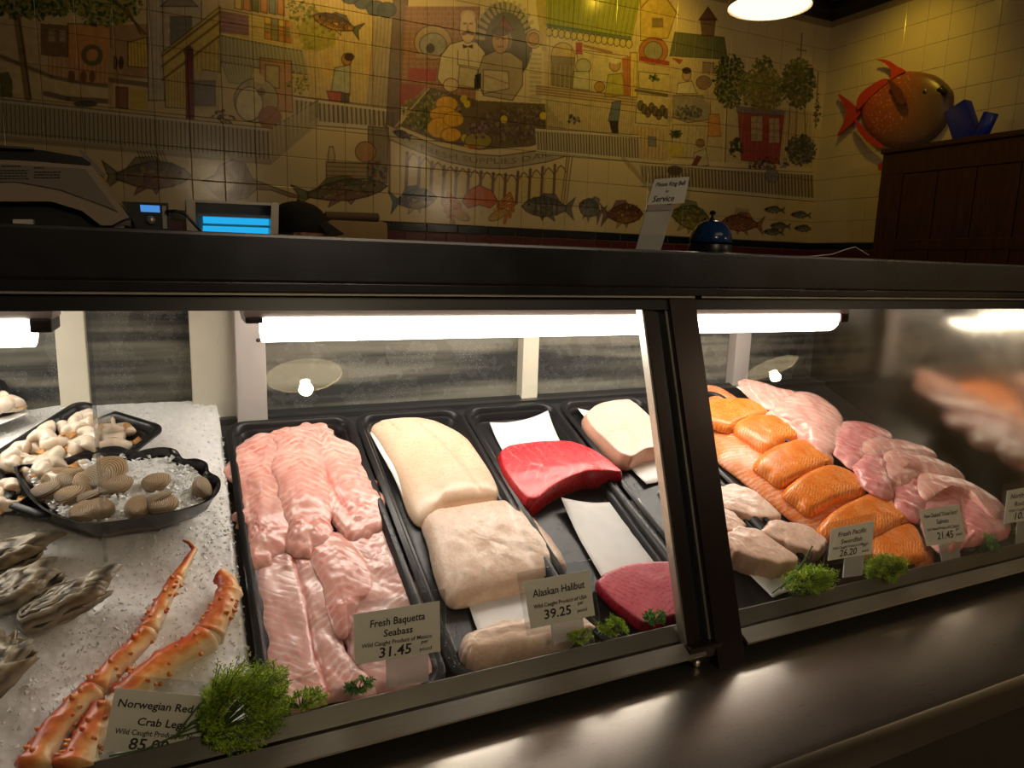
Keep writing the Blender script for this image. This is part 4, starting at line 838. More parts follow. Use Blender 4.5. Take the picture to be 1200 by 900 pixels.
# salmon
meat('salmon_fillet', 'long side of orange salmon with pale fat streaks under the portions', 'fish fillet', [(826,452),(850,458),(900,497),(960,545),(1012,580),(1062,612),(1096,648),(1088,664),(1066,664),(1030,662),(990,641),(947,619),(910,594),(867,559),(838,533),(829,490)], M['salmonside'], .026, seed=41, p=5, jag=.0008, axis=((830,470),(1080,660)), K=18)
g4 = 'orange salmon portions on the fifth tray'
sal = [("first orange salmon portion from the back, touching the dark post", [(822,470),(850,466),(880,467),(901,480),(882,488),(865,494),(853,500),(828,488)]),
 ("second orange salmon portion from the back, pale chevron lines", [(862,498),(874,487),(894,485),(913,486),(928,494),(941,508),(920,515),(901,525),(880,513)]),
 ("third orange salmon portion from the back", [(888,541),(898,528),(918,518),(943,513),(960,522),(978,538),(958,547),(936,556),(917,563),(902,553)]),
 ("fourth orange salmon portion from the back, largest", [(922,574),(934,561),(952,550),(975,543),(1000,552),(1019,570),(1002,577),(980,583),(952,596),(938,586)]),
 ("fifth orange salmon portion from the back, behind the swordfish price card", [(962,617),(977,599),(1002,584),(1030,575),(1053,589),(1069,606),(1050,614),(1032,624),(1000,634),(978,628)]),
 ("front orange salmon portion, lowest in the tray", [(1020,630),(1040,617),(1068,610),(1081,626),(1088,656),(1068,662),(1044,655)])]
for k, (lb, px) in enumerate(sal):
    meat('salmon_portion', lb, 'fish portion', px, M['salmon'], (.022 if k < 5 else .016), base=.000, mode='dome', grow=.0035, p=7, q=.5, ref=.018, seed=50+k, jag=.0003, bump=.001, axis=((px[0]), px[len(px)//2]), K=20, group=g4, uvs=.85)
g5 = 'pink salmon strips braided on the sixth tray'
ks = [("pink salmon strip at the back end of the sixth tray", [(868,449),(880,446),(910,455),(936,462),(940,474),(912,480),(886,471)], 'king2', .014, .008),
 ("wide pink salmon strip curving near the back of the sixth tray", [(925,465),(945,460),(968,470),(986,487),(984,507),(974,528),(955,520),(940,500),(912,484),(915,472)], 'king2', .018, .014),
 ("pink salmon fold behind the second salmon portion", [(900,484),(925,484),(945,502),(965,522),(975,540),(962,536),(940,514),(915,498)], 'king2', .016, .004),
 ("lumpy pink salmon strip in the middle of the sixth tray", [(977,521),(988,497),(1018,497),(1044,510),(1030,527),(1008,550),(985,535)], 'king', .018, .012),
 ("pink salmon strip running to the outer rim at mid tray", [(1010,528),(1020,516),(1053,517),(1094,530),(1088,541),(1058,537),(1030,537)], 'king2', .018, .02),
 ("deep pink salmon loop in the braid", [(1005,545),(1022,530),(1036,532),(1036,555),(1046,578),(1030,580),(1012,566)], 'king', .018, .016),
 ("small pink salmon fold inside the braid", [(1036,545),(1056,544),(1078,548),(1077,560),(1056,568),(1038,562)], 'king2', .018, .016),
 ("pink salmon strip crossing toward the outer rim, second crossing", [(1036,536),(1050,529),(1087,537),(1113,548),(1128,560),(1110,566),(1080,552),(1054,548)], 'king2', .02, .024),
 ("dark pink salmon strip below the braid middle", [(1046,575),(1060,560),(1076,556),(1084,580),(1086,604),(1068,608),(1050,594)], 'king', .018, .008),
 ("pale pink salmon strip crossing nearest the partition", [(1078,567),(1090,554),(1120,560),(1153,577),(1180,600),(1164,606),(1134,580),(1104,572),(1086,584)], 'king2', .02, .022),
 ("broad pink salmon strip behind the salmon price card", [(1084,582),(1104,572),(1126,580),(1132,604),(1136,640),(1118,650),(1096,640),(1082,612)], 'king', .022, .008),
 ("pink salmon strip at the front corner of the sixth tray", [(1122,576),(1148,580),(1176,604),(1178,628),(1160,642),(1136,652),(1128,620)], 'king', .022, .008)]
for k, (lb, px, m, T, b) in enumerate(ks):
    meat('salmon_strip', lb, 'fish strip', px, M[m], T*.95, base=b+.006, grow=.007, ref=b+.010, seed=70+k, p=2.2, q=.5, jag=.0025, bump=.0035, K=18, n=90, group=g5)
# ---- absorbent papers
def paper(label, px, base=-.0235, curl=(), seed=1, nn=16):
    q = [np.array(deck(p, base)) for p in px]; V = []; 
    for j in range(nn+1):
        for i in range(nn+1):
            s, t = i/nn, j/nn; uv = (q[0]*(1-s)+q[1]*s)*(1-t)+(q[3]*(1-s)+q[2]*s)*t
            h = .0012+.0015*vnoise(uv[0]*60, uv[1]*60, seed)
            for (cs, ct, rad, hh) in curl:
                d = math.hypot(s-cs, t-ct); h += hh*max(0, 1-d/rad)**1.6
            V.append(dw(uv[0], uv[1], base+float(h)))
    n1 = nn+1; F = [(j*n1+i, j*n1+i+1, (j+1)*n1+i+1, (j+1)*n1+i) for j in range(nn) for i in range(nn)]
    mb = MB(); mb.add(V, F); o = mb.build('paper_sheet', M['paper'], smooth=True, origin=dw(q[0][0]*.5+q[2][0]*.5, q[0][1]*.5+q[2][1]*.5, base))
    md = o.modifiers.new('s', 'SOLIDIFY'); md.thickness = .0006; return tag(o, label, 'paper')
paper('white absorbent paper under the top halibut fillet', [(433,508),(500,500),(570,590),(489,618)], curl=[(0,.5,.5,.006)])
paper('white absorbent paper between the two front halibut pieces', [(545,700),(640,668),(668,722),(562,748)], curl=[(1,0,.4,.004)])
paper('white absorbent paper with lifted corner behind the red tuna block', [(573,499),(640,490),(672,545),(598,548)], curl=[(1,0,.5,.018),(0,0,.4,.006)])
paper('large white absorbent paper between the two tuna pieces', [(655,592),(747,589),(812,668),(712,690)], curl=[(0,0,.5,.016),(1,0,.4,.008)])
paper('white absorbent paper under the pale swordfish block', [(675,484),(725,468),(806,556),(757,570)], curl=[(0,0,.5,.012),(0,1,.3,.004)])
paper('white absorbent paper under the tan swordfish blocks nearest the glass', [(868,665),(925,650),(962,680),(905,701)], curl=[])
paper('thin white paper under the top of the seabass fillets', [(285,510),(345,500),(360,560),(295,575)])
paper('white paper peeking from under the back of the pink salmon strips', [(862,454),(890,448),(912,478),(884,470)], base=.012)
paper('white paper strip behind the dark post on the swordfish tray', [(771,576),(800,570),(830,610),(800,620)])
# ================================================================ ICE, SHELLFISH
def m_ice(name, col, rough=.16, sc=90):
    t = NT(name); v = t.coord('Object'); vo = t.n('TexVoronoi', {'Scale': float(sc), 'Vector': v}, feature='F1'); n = t.noise(sc*1.3, 3, .6, v)
    c = t.mix(t.ramp((vo, 'Distance'), [(.1, 1.0), (.6, 0.0)]), tuple(x*.9 for x in col), col)
    t.pbr(c, rough, 0, Normal=t.bump(t.math('ADD', (vo, 'Distance'), n), .3, .003), Subsurface_Weight=.4, Subsurface_Radius=(.01, .01, .012), Subsurface_Scale=1.0, Specular_IOR_Level=.7)
    return t.m
M['ice'] = m_ice('crushed_ice', (.97, .97, .96), .3); M['chip'] = plain('ice_chip', (.86, .88, .88), .3, 0, .05, 60, Specular_IOR_Level=.6)
def ice_h(u, v):
    h = -.012+.010*(fbm(u*22, v*22, 5)-.5)+.034*np.exp(-(((u+.17)/.17)**2+((v+.11)/.16)**2))
    return h+np.clip(v-.0, 0, 1)*.0
NU, NV = 150, 150
uu = np.linspace(XL+.01, .066, NU); vv = np.linspace(VF+.002, .09, NV); U, V = np.meshgrid(uu, vv)
Hh = ice_h(U, V)+.004*(fbm(U*120, V*120, 8, 2)-.5); Hh[:, -1] = -.04; Hh[0] = -.03
W3 = DO+U[..., None]*DU+V[..., None]*DV+Hh[..., None]*DN
mb = MB(); mb.v = [tuple(q) for q in W3.reshape(-1, 3)]; mb.f = [(j*NU+i, j*NU+i+1, (j+1)*NU+i+1, (j+1)*NU+i) for j in range(NV-1) for i in range(NU-1)]
ice = tag(mb.build('crushed_ice', M['ice'], smooth=True), 'bed of crushed white ice filling the left of the case', 'ice', kind='stuff')
def chips(mb, pts, r0, r1, seed):
    R = np.random.RandomState(seed); base = np.array([(1, 0, 0), (-1, 0, 0), (0, 1, 0), (0, -1, 0), (0, 0, 1), (0, 0, -1)], float); F = [(0, 2, 4), (2, 1, 4), (1, 3, 4), (3, 0, 4), (2, 0, 5), (1, 2, 5), (3, 1, 5), (0, 3, 5)]
    for p in pts:
        a = R.uniform(0, 6.28); nz_ = DN+.45*R.randn(3); nz_ /= np.linalg.norm(nz_); ux = np.cross(nz_, [math.cos(a), math.sin(a), .1]); ux /= np.linalg.norm(ux); q = np.stack([ux, np.cross(nz_, ux), nz_], 1); s = R.uniform(r0, r1)*np.array([1, R.uniform(.5, .9), R.uniform(.25, .5)])
        mb.add((base*(1+.3*R.randn(6, 1))*s)@q.T+p, F)
    return mb
R_ = np.random.RandomState(3); cp = []
while len(cp) < 9000:
    u, v = R_.uniform(-.34, .064), R_.uniform(VF+.01, .08)
    cp.append(dw(u, v, float(ice_h(np.array(u), np.array(v)))+R_.uniform(-.003, .0005)))
chips(MB(), cp, .0015, .0042, 4).build('ice_chips', M['chip'], ice, kind='stuff')
# ---- shrimp tray, corner tray
def tray_at(label, A, B, depth_, h, name='display_tray'):      # A,B pixels of two neighbouring corners, third side runs `depth_` toward the front left
    a = deck(A, h); b = deck(B, h); d1 = b-a; L = np.linalg.norm(d1); d1 /= L; d2 = np.array([d1[1], -d1[0]])
    c = (a+b)/2+d2*depth_/2; rot = math.atan2(d1[1], d1[0])
    return tray(name, label, c, L/2, depth_/2, rot, h, depth=.022, rcorner=.02), c, d1, d2, L
_, sc_, s1, s2, sL = tray_at('black tray of raw shrimp half buried in ice behind the scalloped bowl', (92, 468), (196, 500), .25, .042)
tray('display_tray', 'black tray with a white paper at the far left back corner of the ice', (-.335, .045), .085, .06, .35, .035, depth=.02, rcorner=.02)
tray('display_tray', 'black tray with brown shellfish at the left edge below the shrimp', (-.325, -.195), .10, .06, .45, .040, depth=.02, rcorner=.02)
def m_shell(name, a, b, c3, sc=1.0, rough=.4):
    t = NT(name); uv = t.n('UVMap'); sx = t.n('SeparateXYZ', {0: uv}); o = t.coord('Object'); n = t.noise(60, 4, .6, o)
    ph = t.math('ADD', t.math('MULTIPLY', (sx, 'X'), 85*sc), t.math('MULTIPLY', n, 1.4)); s = t.math('MULTIPLY_ADD', t.math('SINE', ph), .5, .5)
    c = t.mix(s, a, b); c = t.mix(t.ramp(t.noise(25, 4, .6, o), [(.45, 0.0), (.7, .8)]), c, c3)
    t.pbr(c, rough, 0, Normal=t.bump(s, .9, .002)); return t.m
M['clam'] = m_shell('clam_shell', (.28, .17, .08), (.64, .46, .27), (.50, .35, .18))
M['clam2'] = m_shell('clam_shell_grey', (.24, .17, .11), (.60, .47, .33), (.42, .32, .19))
M['oyster'] = m_shell('oyster_shell', (.045, .035, .02), (.46, .41, .31), (.24, .16, .06), .22, .35)
M['nacre'] = plain('oyster_inner', (.55, .53, .42), .25, 0, .3, 50)
def shell_half(L, Wd, D, seed, rag=.0, power=2.0, teeth=False, layers=0):
    """a ridged half shell in local axes: x hinge->lip, y across, z height"""
    n, m = (60, 20) if layers else (32, 10); V = []; UV = []
    for j in range(m+1):
        s = j/m
        for i in range(n):
            t = 2*PI*i/n; r = 1+rag*(vn1(3*math.cos(t), 3*math.sin(t), seed)-.5)*(s**2)+rag*.35*(vn1(9*math.cos(t), 9*math.sin(t)+s*2, seed+4)-.5)*s
            x = -L*.42+(L*.42+L*.5*math.cos(t))*s*r; y = Wd*.5*(abs(math.sin(t))**(.75 if layers else 1))*(1 if math.sin(t) > 0 else -1)*s*r
            z = D*max(0, 1-s**power)**.6
            if layers: z += D*.12*abs(math.sin(s*layers*PI+vn1(t*2, s*3, seed)*3))*(s < .97)
            if layers: z += .005*(vn1(x*90, y*90, seed+7)-.5)+.003*(vn1(x*260, y*260, seed+8)-.5)
            V.append((x, y, z)); UV.append((s, t/6.28))
    F = [(j*n+i, j*n+(i+1) % n, (j+1)*n+(i+1) % n, (j+1)*n+i) for j in range(m) for i in range(n)]
    return V, F, UV
def vn1(a, b, s): return float(vnoise(np.array(a), np.array(b), s))
def frame_at(p, h, yaw, pitch=0.0, roll=0.0):      # local axes on the deck plane
    u, v = deck(p, h); o = dw(u, v, h); B = np.stack([DU, DV, DN], 1)
    R = np.array((Matrix.Rotation(yaw, 3, 'Z') @ Matrix.Rotation(pitch, 3, 'Y') @ Matrix.Rotation(roll, 3, 'X')))
    return o, B@R
def bivalve(name, label, cat, p, h, yaw, L, Wd, D, gap, mats, seed, pitch=0, roll=0, group=None, **k):
    o, Rm = frame_at(p, h, yaw, pitch, roll); t = thing(name, label, cat, o, group)
    for sgn, ml, an in ((1, mats[0], gap), (-1, mats[-1], 0)):
        V, F, UV = shell_half(L, Wd, D, seed+sgn, **k); V = np.array(V); V[:, 2] *= sgn
        if sgn > 0: 
            c, s = math.cos(-an), math.sin(-an); x = V[:, 0]+L*.42; V = np.stack([x*c+V[:, 2]*s-L*.42, V[:, 1], -x*s+V[:, 2]*c+.0004], 1)
        W = V@Rm.T+o; mb = MB(); mb.add(W, F); ob = mb.build('upper_shell' if sgn > 0 else 'lower_shell', ml, t, smooth=True, uv=np.array(UV)); ob.modifiers.new('s', 'SOLIDIFY').thickness = .0014*(1 if L < .07 else 1.6)
    return t
# ---- scalloped bowl
rim = [(20,548),(32,545),(48,543),(66,542),(84,536),(102,529),(120,525),(140,524),(157,530),(172,527),(190,525),(205,528),(213,538),(228,538),(240,543),(243,553),(254,560),(255,572),(247,583),(228,592),(196,600),(150,608),(110,612),(80,607),(54,596),(34,577)]
RH = .055; PR = catmull([deck(p, RH) for p in rim], 104); pc = PR.mean(0)+np.array([0, .0])
nn = len(PR); k_ = np.arange(nn)
flute = 1+.02*np.cos(k_*2*PI*13/nn)
prof = [(1.02, RH-.002), (1.03, RH+.0005), (1.0, RH), (.985, RH-.003), (.93, RH-.018), (.84, RH-.036), (.6, RH-.044), (0.01, RH-.045)]
outer = [(0.01, .004), (.6, .004), (.80, .010), (.92, .028), (1.0, RH-.006)]
def ringW(s, h): Q = pc+(PR-pc)*(s*(flute if .7 < s < .99 else 1))[:, None] if not np.isscalar(s*(flute if .7 < s < .99 else 1)) else pc+(PR-pc)*s; return [tuple(dw(q[0], q[1], h)) for q in Q]
vs = [q for s, h in outer+prof for q in ringW(s, h)]; m = len(outer+prof)
mb = MB(); mb.add(vs, [(i*nn+k, i*nn+(k+1) % nn, (i+1)*nn+(k+1) % nn, (i+1)*nn+k) for i in range(m-1) for k in range(nn)])
bowl = tag(fixn(mb.build('scalloped_bowl', M['plastic'], smooth=.8, origin=dw(pc[0], pc[1], .004))), 'black scallop-shaped plastic bowl of clams sunk in the ice', 'bowl')
def inpoly(q, P):
    x, y = q; c = False
    for i in range(len(P)):
        a, b = P[i], P[(i+1) % len(P)]
        if (a[1] > y) != (b[1] > y) and x < (b[0]-a[0])*(y-a[1])/(b[1]-a[1])+a[0]: c = not c
    return c
ip = pc+(PR-pc)*.9
g_ = catmull(ip[::4], 26)
fv = [tuple(dw(pc[0]+(q[0]-pc[0])*s, pc[1]+(q[1]-pc[1])*s, RH-.016+.004*vn1(q[0]*80*s, q[1]*80*s, 2)+(1-s)*.004)) for s in (1.0, .8, .6, .4, .2, .02) for q in g_]; gn = len(g_)
mb = MB(); mb.add(fv, [(i*gn+k, i*gn+(k+1) % gn, (i+1)*gn+(k+1) % gn, (i+1)*gn+k) for i in range(5) for k in range(gn)])
bi_ = tag(mb.build('crushed_ice', M['ice'], smooth=True), 'crushed ice filling the scalloped bowl under the clams', 'ice', kind='stuff')
cp = []
while len(cp) < 1500:
    q = (R_.uniform(PR[:, 0].min(), PR[:, 0].max()), R_.uniform(PR[:, 1].min(), PR[:, 1].max()))
    if inpoly(q, ip): cp.append(dw(q[0], q[1], RH-.013+R_.uniform(-.002, .006)))
chips(MB(), cp, .002, .0055, 9).build('ice_chips', M['chip'], bi_, kind='stuff')
cl = [(57,575,.4,-.3,'olive clam lying at the left corner of the bowl ice'),(66,562,.9,.5,'brown clam at the back left of the bowl'),(82,558,.2,-.5,'yellow-olive clam next to the back left wall of the bowl'),(78,567,2.2,.3,'dark-lipped clam in the left cluster of the bowl'),(97,568,1.4,.9,'clam standing on edge between the left and middle clusters'),(84,580,.3,-.2,'grey clam in front of the left cluster, partly iced'),(114,560,.7,.3,'large tan clam in the middle of the bowl'),(128,552,.5,.6,'tan clam behind the large middle one'),(184,566,.1,.1,'single tan clam lying in ice at the right of the bowl'),(110,585,.15,-.7,'open-lipped clam near the front middle of the bowl'),(116,597,2.9,-.3,'light brown clam touching the front rim of the bowl'),(100,600,.5,.2,'dark brown clam at the front left rim of the bowl'),(188,587,.3,-.6,'clam with dark lip near the front right of the bowl'),(162,595,1.2,.2,'small tan clam at the front rim right of centre'),(192,593,.2,.2,'pale yellowish clam lowest at the right front rim'),(236,572,1.5,.9,'brown clam half hidden at the right wall of the bowl'),(140,569,.2,.0,'clam nearly covered by ice in the bowl centre')]
for k, (x, y, yaw, roll, lb) in enumerate(cl):
    bivalve('clam', lb, 'clam', (x, y), RH-.006, yaw, .040*(1.25 if 'large' in lb else .95), .034*(1.2 if 'large' in lb else .95), .011, .10 if 'lip' in lb else .02, (M['clam'], M['clam2']) if k % 3 else (M['clam2'], M['clam']), 60+k, pitch=-.25, roll=roll, group='clams in the scalloped bowl', power=2.2)
# ---- oysters
oy = [((28,690),.008,.55,.088,.058,'large open oyster with ruffled edge left of the pointed one'),((84,706),.010,.42,.112,.042,'long narrow oyster with orange-brown tip on the ice'),((12,655),.010,.3,.085,.05,'oyster with black and white layers at the left edge, uppermost'),((-4,783),.008,1.1,.085,.065,'round oyster cut by the left edge, lowest of the four')]
for k, (p, h, yaw, L, Wd, lb) in enumerate(oy):
    bivalve('oyster', lb, 'oyster', p, h+.004, yaw, L, Wd, .015, .10, (M['oyster'], M['oyster']), 80+k, pitch=-.05, roll=-.2, group='oysters on the ice', rag=.55, layers=4, power=3)
# ---- shrimps
M['shrimp'] = m_meat('raw_shrimp_flesh', (.66, .56, .44), (.82, .76, .64), (.88, .68, .5), .011, .0, .3, red=(.78, .46, .24), redamt=.5, mot=40, sss=.25, rough=.2)
M['tail'] = plain('shrimp_tail', (.50, .24, .07), .3, 0, .5, 80)
def shrimp(o, Rm, s, seed, group, label):
    t = thing('shrimp', label, 'shrimp', o, group); R = random.Random(seed); pts = []; rad = []
    for k in range(15):
        a = k/14; th = -.4+a*3.0; rr = .0165*s*(1-.1*a); pts.append(np.array([rr*math.cos(th), rr*math.sin(th), .002*math.sin(a*5)])@Rm.T+o)
        rad.append(s*(.0125*(1-a)**.5*(1+.06*math.sin(a*22)) + .002)*(1 if k else .75))
    mb = MB(); mb.tube(pts, rad, 12, squash=1.15); N_ = len(mb.v); ob = mb.build('body', M['shrimp'], t, smooth=True, uv=np.array([(i//12*.0045, (i % 12)*.002) for i in range(N_)]))
    e = pts[-1]; d = pts[-1]-pts[-2]; d /= np.linalg.norm(d); sd = Rm[:, 2]; mb = MB()
    for q in (-.4, -.14, .14, .4):
        f = d*math.cos(q)+np.cross(sd, d)*math.sin(q); mb.tube([e-d*.002, e+f*.008*s, e+f*.017*s], [.0012, .0028*s, .0012*s], 6, squash=.4, up=sd)
    mb.build('tail', M['tail'], t, smooth=True)
    return t
def copy_tree(r, loc, rot):
    c = r.copy(); C.objects.link(c); c.location = loc; c.rotation_euler = rot
    for ch in r.children:
        d = ch.copy(); C.objects.link(d); d.parent = c
    return c
protos = [shrimp(np.zeros(3), np.eye(3), .78, 1, None, None), shrimp(np.zeros(3), np.eye(3), .92, 2, None, None)]
RS = random.Random(12); Bm = Matrix([list(r) for r in np.stack([DU, DV, DN], 1)]); first = [True, True]; n_s = 0
cells = [(i, j) for j in range(6) for i in range(5)]
for lay_, hz in ((0, .034), (1, .050)):
    for i, j in cells:
        if lay_ and (i in (0, 4) or j in (0,)): 
            if RS.random() < .5: continue
        a = (i+.5+RS.uniform(-.3, .3))/5-.5; b = (j+.5+RS.uniform(-.3, .3))/6; q = sc_+s1*(a*(sL-.05))+s2*((b-.60)*.175)
        k = RS.randrange(2); loc = Vector(dw(q[0], q[1], hz+RS.uniform(-.002, .003))); Rz = Bm @ Matrix.Rotation(RS.uniform(0, 6.28), 3, 'Z') @ Matrix.Rotation(RS.uniform(-.45, .45), 3, 'X') @ Matrix.Rotation(RS.uniform(-.3, .3), 3, 'Y')
        r = protos[k]
        if first[k]: first[k] = False; r.location = loc; r.rotation_euler = Rz.to_euler()
        else: r = copy_tree(r, loc, Rz.to_euler())
        tag(r, 'raw peeled shrimp heaped in the black tray behind the clam bowl', 'shrimp', 'shrimp in the iced tray')
for k, (x, y, hz) in enumerate([(3, 574, .04), (-2, 592, .04), (10, 586, .038), (-14, 580, .04)]):
    r = copy_tree(protos[0], deck_w := Vector(dw(*deck((x, y), hz), hz)), (Bm @ Matrix.Rotation(k*1.7, 3, 'Z')).to_euler())
    tag(r, 'raw shrimp in the small tray cut by the left edge, below the shrimp heap', 'shrimp', 'shrimp in the left edge tray')
for k, (x, y, hz) in enumerate([(6, 478, .048), (14, 472, .048), (0, 470, .056)]):
    r = copy_tree(protos[1], Vector(dw(*deck((x, y), hz), hz)), (Bm @ Matrix.Rotation(k*2.1+.5, 3, 'Z')).to_euler())
    tag(r, 'shrimp on white paper in the tray at the far left back corner', 'shrimp', 'shrimp in the back corner tray')
paper('white paper sticking out of the back left corner tray', [(-30,490),(30,478),(34,486),(-20,506)], base=.03)
# ---- king crab legs
def m_crab():
    t = NT('crab_shell'); o = t.coord('Object'); at = t.n('Attribute', attribute_name='top'); n = t.noise(38, 5, .65, o, .8); n2 = t.noise(120, 3, .6, o)
    f = t.math('ADD', (at, 'Fac'), t.math('MULTIPLY_ADD', n, 1.1, -.55))
    c = t.ramp(f, [(.15, (.78, .62, .40)), (.42, (.80, .44, .14)), (.62, (.74, .19, .02)), (.9, (.50, .06, .012))])
    c = t.mix(t.math('MULTIPLY', t.ramp(n2, [(.6, 0.0), (.75, 1.0)]), .4), c, (.88, .55, .2))
    t.pbr(c, .32, 0, Normal=t.bump(t.math('ADD', n, t.math('MULTIPLY', n2, .5)), .4, .002), Specular_IOR_Level=.6); return t.m
M['crab'] = m_crab(); M['membrane'] = plain('joint_membrane', (.76, .62, .42), .3, 0, .2, 60)
def crab_leg(label, segs, hbase, seed):
    p0 = segs[0][0][0]; q = deck(p0, hbase); t = thing('crab_leg', label, 'crab leg', dw(q[0], q[1], hbase-.012), 'king crab legs on the ice')
    mb_sp = []
    for si, (pth, r0, r1) in enumerate(segs):
        P2 = [np.array(deck(p, hbase)) for p in pth]; pts = []; n = 20
        cum = np.r_[0, np.cumsum([np.linalg.norm(P2[i+1]-P2[i]) for i in range(len(P2)-1)])]; seg = 20; V = []; top = []
        for k in range(n+1):
            s = k/n; u = np.interp(s*cum[-1], cum, [p[0] for p in P2]); v = np.interp(s*cum[-1], cum, [p[1] for p in P2]); pts.append((u, v))
        for k, (u, v) in enumerate(pts):
            a, b = pts[max(0, k-1)], pts[min(n, k+1)]; d = np.array([b[0]-a[0], b[1]-a[1]]); d /= np.linalg.norm(d); nr = np.array([-d[1], d[0]]); s = k/n
            r = r0+(r1-r0)*s; r *= 1+.16*math.exp(-((s-.03)/.07)**2)+.14*math.exp(-((s-.95)/.07)**2)-.04
            if k in (0, n): r *= .55
            for j in range(seg):
                th = 2*PI*j/seg; bmp = 1+.10*(vn1(th*1.8+si, s*9, seed+si)-.5)*2; sp = vn1(j*1.7, k*.9, seed+9); 
                if sp > .78 and math.sin(th) > -.3 and 1 < k < n-1: bmp += .16
                c, z = math.cos(th)*r*bmp, math.sin(th)*r*bmp*.85
                V.append(dw(u+nr[0]*c, v+nr[1]*c, hbase+z)); top.append(.5+.5*(.35*math.sin(th)+.8*math.cos(th)))
        F = [(i*seg+k, i*seg+(k+1) % seg, (i+1)*seg+(k+1) % seg, (i+1)*seg+k) for i in range(n) for k in range(seg)]+[tuple(range(seg)), tuple(range(n*seg, (n+1)*seg))[::-1]]
        for _s in range(16 if si < 3 else 0):
            RR = random.Random(seed*50+si*20+_s); k = RR.randrange(2, n-1); j = RR.choice((1, 2, 4, 7, 9, 10, 0)); q0 = np.array(V[k*seg+j]); cen = np.mean(V[k*seg:(k+1)*seg], axis=0); dr = q0-cen; dr /= np.linalg.norm(dr)
            mb_sp.append((q0-dr*.002, q0+dr*RR.uniform(.002, .005)))
        mb = MB(); mb.add(V, F)
        b0 = len(mb.v)
        for a_, b_ in mb_sp: mb.tube([a_, a_*.4+b_*.6, b_], [.0038, .0022, .0005], 7)
        top += [.62]*(len(mb.v)-b0); mb_sp = []
        fixn(mb.build('leg_segment', M['crab'], t, smooth=True, attrs={'top': top}))
        if si:
            q = deck(pth[0], hbase); mb = MB(); c0 = dw(q[0], q[1], hbase); B = np.stack([DU, DV, DN], 1)
            mb.ball((0, 0, 0), (r0*.9, r0*.9, r0*.78), 14, 9, T=lambda x, y, z: tuple(c0+B@np.array([x, y, z]))); mb.build('joint_membrane', M['membrane'], t, smooth=True)
    return t
crab_leg('long slender orange king crab leg with a pointed curved tip', [([(36,905),(60,862),(92,826),(112,806)], .0165, .0155), ([(110,810),(132,785),(158,758),(176,738)], .0145, .0125), ([(172,742),(186,716),(200,690),(208,676)], .0115, .0092), ([(206,680),(216,664),(224,650),(228,644),(222,636),(214,633)], .0085, .0016)], .008, 5)
crab_leg('shorter thick orange king crab leg with a broken blunt end', [([(84,905),(96,880),(112,850),(128,828)], .019, .017), ([(140,826),(168,798),(200,774),(232,756),(246,744)], .0185, .0185), ([(243,748),(256,724),(266,704),(268,692)], .0185, .016), ([(270,696),(268,686),(262,677),(255,674)], .0135, .011)], .008, 6)
# ================================================================ PRICE CARDS
TXT = {}
def price_card(label, q, lines, group='price cards', back=.03, holder=True, stem=None):
    """q: pixels of the four card corners (top-left, top-right, bottom-right, bottom-left); lines: (text, centre x, baseline y, height, bold)"""
    W = [np.array(onglass(p, back)) for p in q]; c = (W[0]+W[1]+W[2]+W[3])/4; base = np.array([c[0], c[1], min(W[2][2], W[3][2])-.012])
    t = thing('price_card', label, 'price card', base, group)
    def at(s, r, off=0.0): return (W[0]*(1-s)+W[1]*s)*(1-r)+(W[3]*(1-s)+W[2]*s)*r+GN*off       # s right, r down
    def slab(s0, s1, r0, r1, o0, o1, name, mat):
        vs = [tuple(at(s, r, o)) for o in (o0, o1) for r in (r0, r1) for s in (s0, s1)]; mb = MB(); mb.add(vs, [(0, 2, 3, 1), (4, 5, 7, 6), (0, 1, 5, 4), (2, 6, 7, 3), (0, 4, 6, 2), (1, 3, 7, 5)]); return fixn(mb.build(name, mat, t))
    cd = slab(0, 1, 0, 1, 0, .0006, 'card', M['card'])
    slab(-.06, 1.08, -.22, 1.14, -.0035, -.0012, 'holder', M['acrylic'])
    if stem: slab(stem[0], stem[1], 1.0, stem[2], -.0012, .0012, 'holder_foot', M['frost'])
    mb = MB()
    asp = np.linalg.norm(W[1]-W[0])/np.linalg.norm(W[3]-W[0])
    for (tx, cx, by, hh, wdt) in lines:
        key = tx
        if key not in TXT: TXT[key] = text_mesh(tx, 1.0, .1, .018)
        V, F = TXT[key]; x0, x1 = V[:, 0].min(), V[:, 0].max(); capn = .72
        sx = wdt/(x1-x0); mb.add([tuple(at(cx+(v[0]-(x0+x1)/2)*sx, by-v[1]*hh/capn, .0009)) for v in V], F)
    mb.build('lettering', M['ink'], cd)
    return t
WC = 'Wild Caught Product of '
price_card('crab leg price card reading 85.00, leaning at the bottom left', [(135,806),(264,818),(249,889),(121,879)], [('Norwegian Red King', .50, .29, .13, .90), ('Crab Legs', .47, .56, .13, .44), (WC+'Norway', .5, .72, .09, .86), ('85.00', .39, .95, .19, .36)], back=.019)
price_card('seabass price card reading 31.45, at the front of the first tray', [(414,720),(515,704),(516,763),(416,779)], [('Fresh Baquetta', .5, .32, .15, .64), ('Seabass', .5, .54, .14, .34), (WC+'Mexico', .49, .70, .085, .82), ('31.45', .46, .94, .2, .38), ('per', .81, .79, .08, .09), ('pound', .82, .93, .08, .15)], stem=(.35, .85, 1.55))
price_card('halibut price card reading 39.25, at the front of the second tray', [(613,682),(690,668),(697,721),(622,737)], [('Alaskan Halibut', .5, .36, .16, .80), (WC+'USA', .5, .60, .085, .82), ('39.25', .43, .86, .2, .42), ('per', .80, .70, .08, .09), ('pound', .81, .86, .08, .16)], stem=(.3, .8, 1.4))
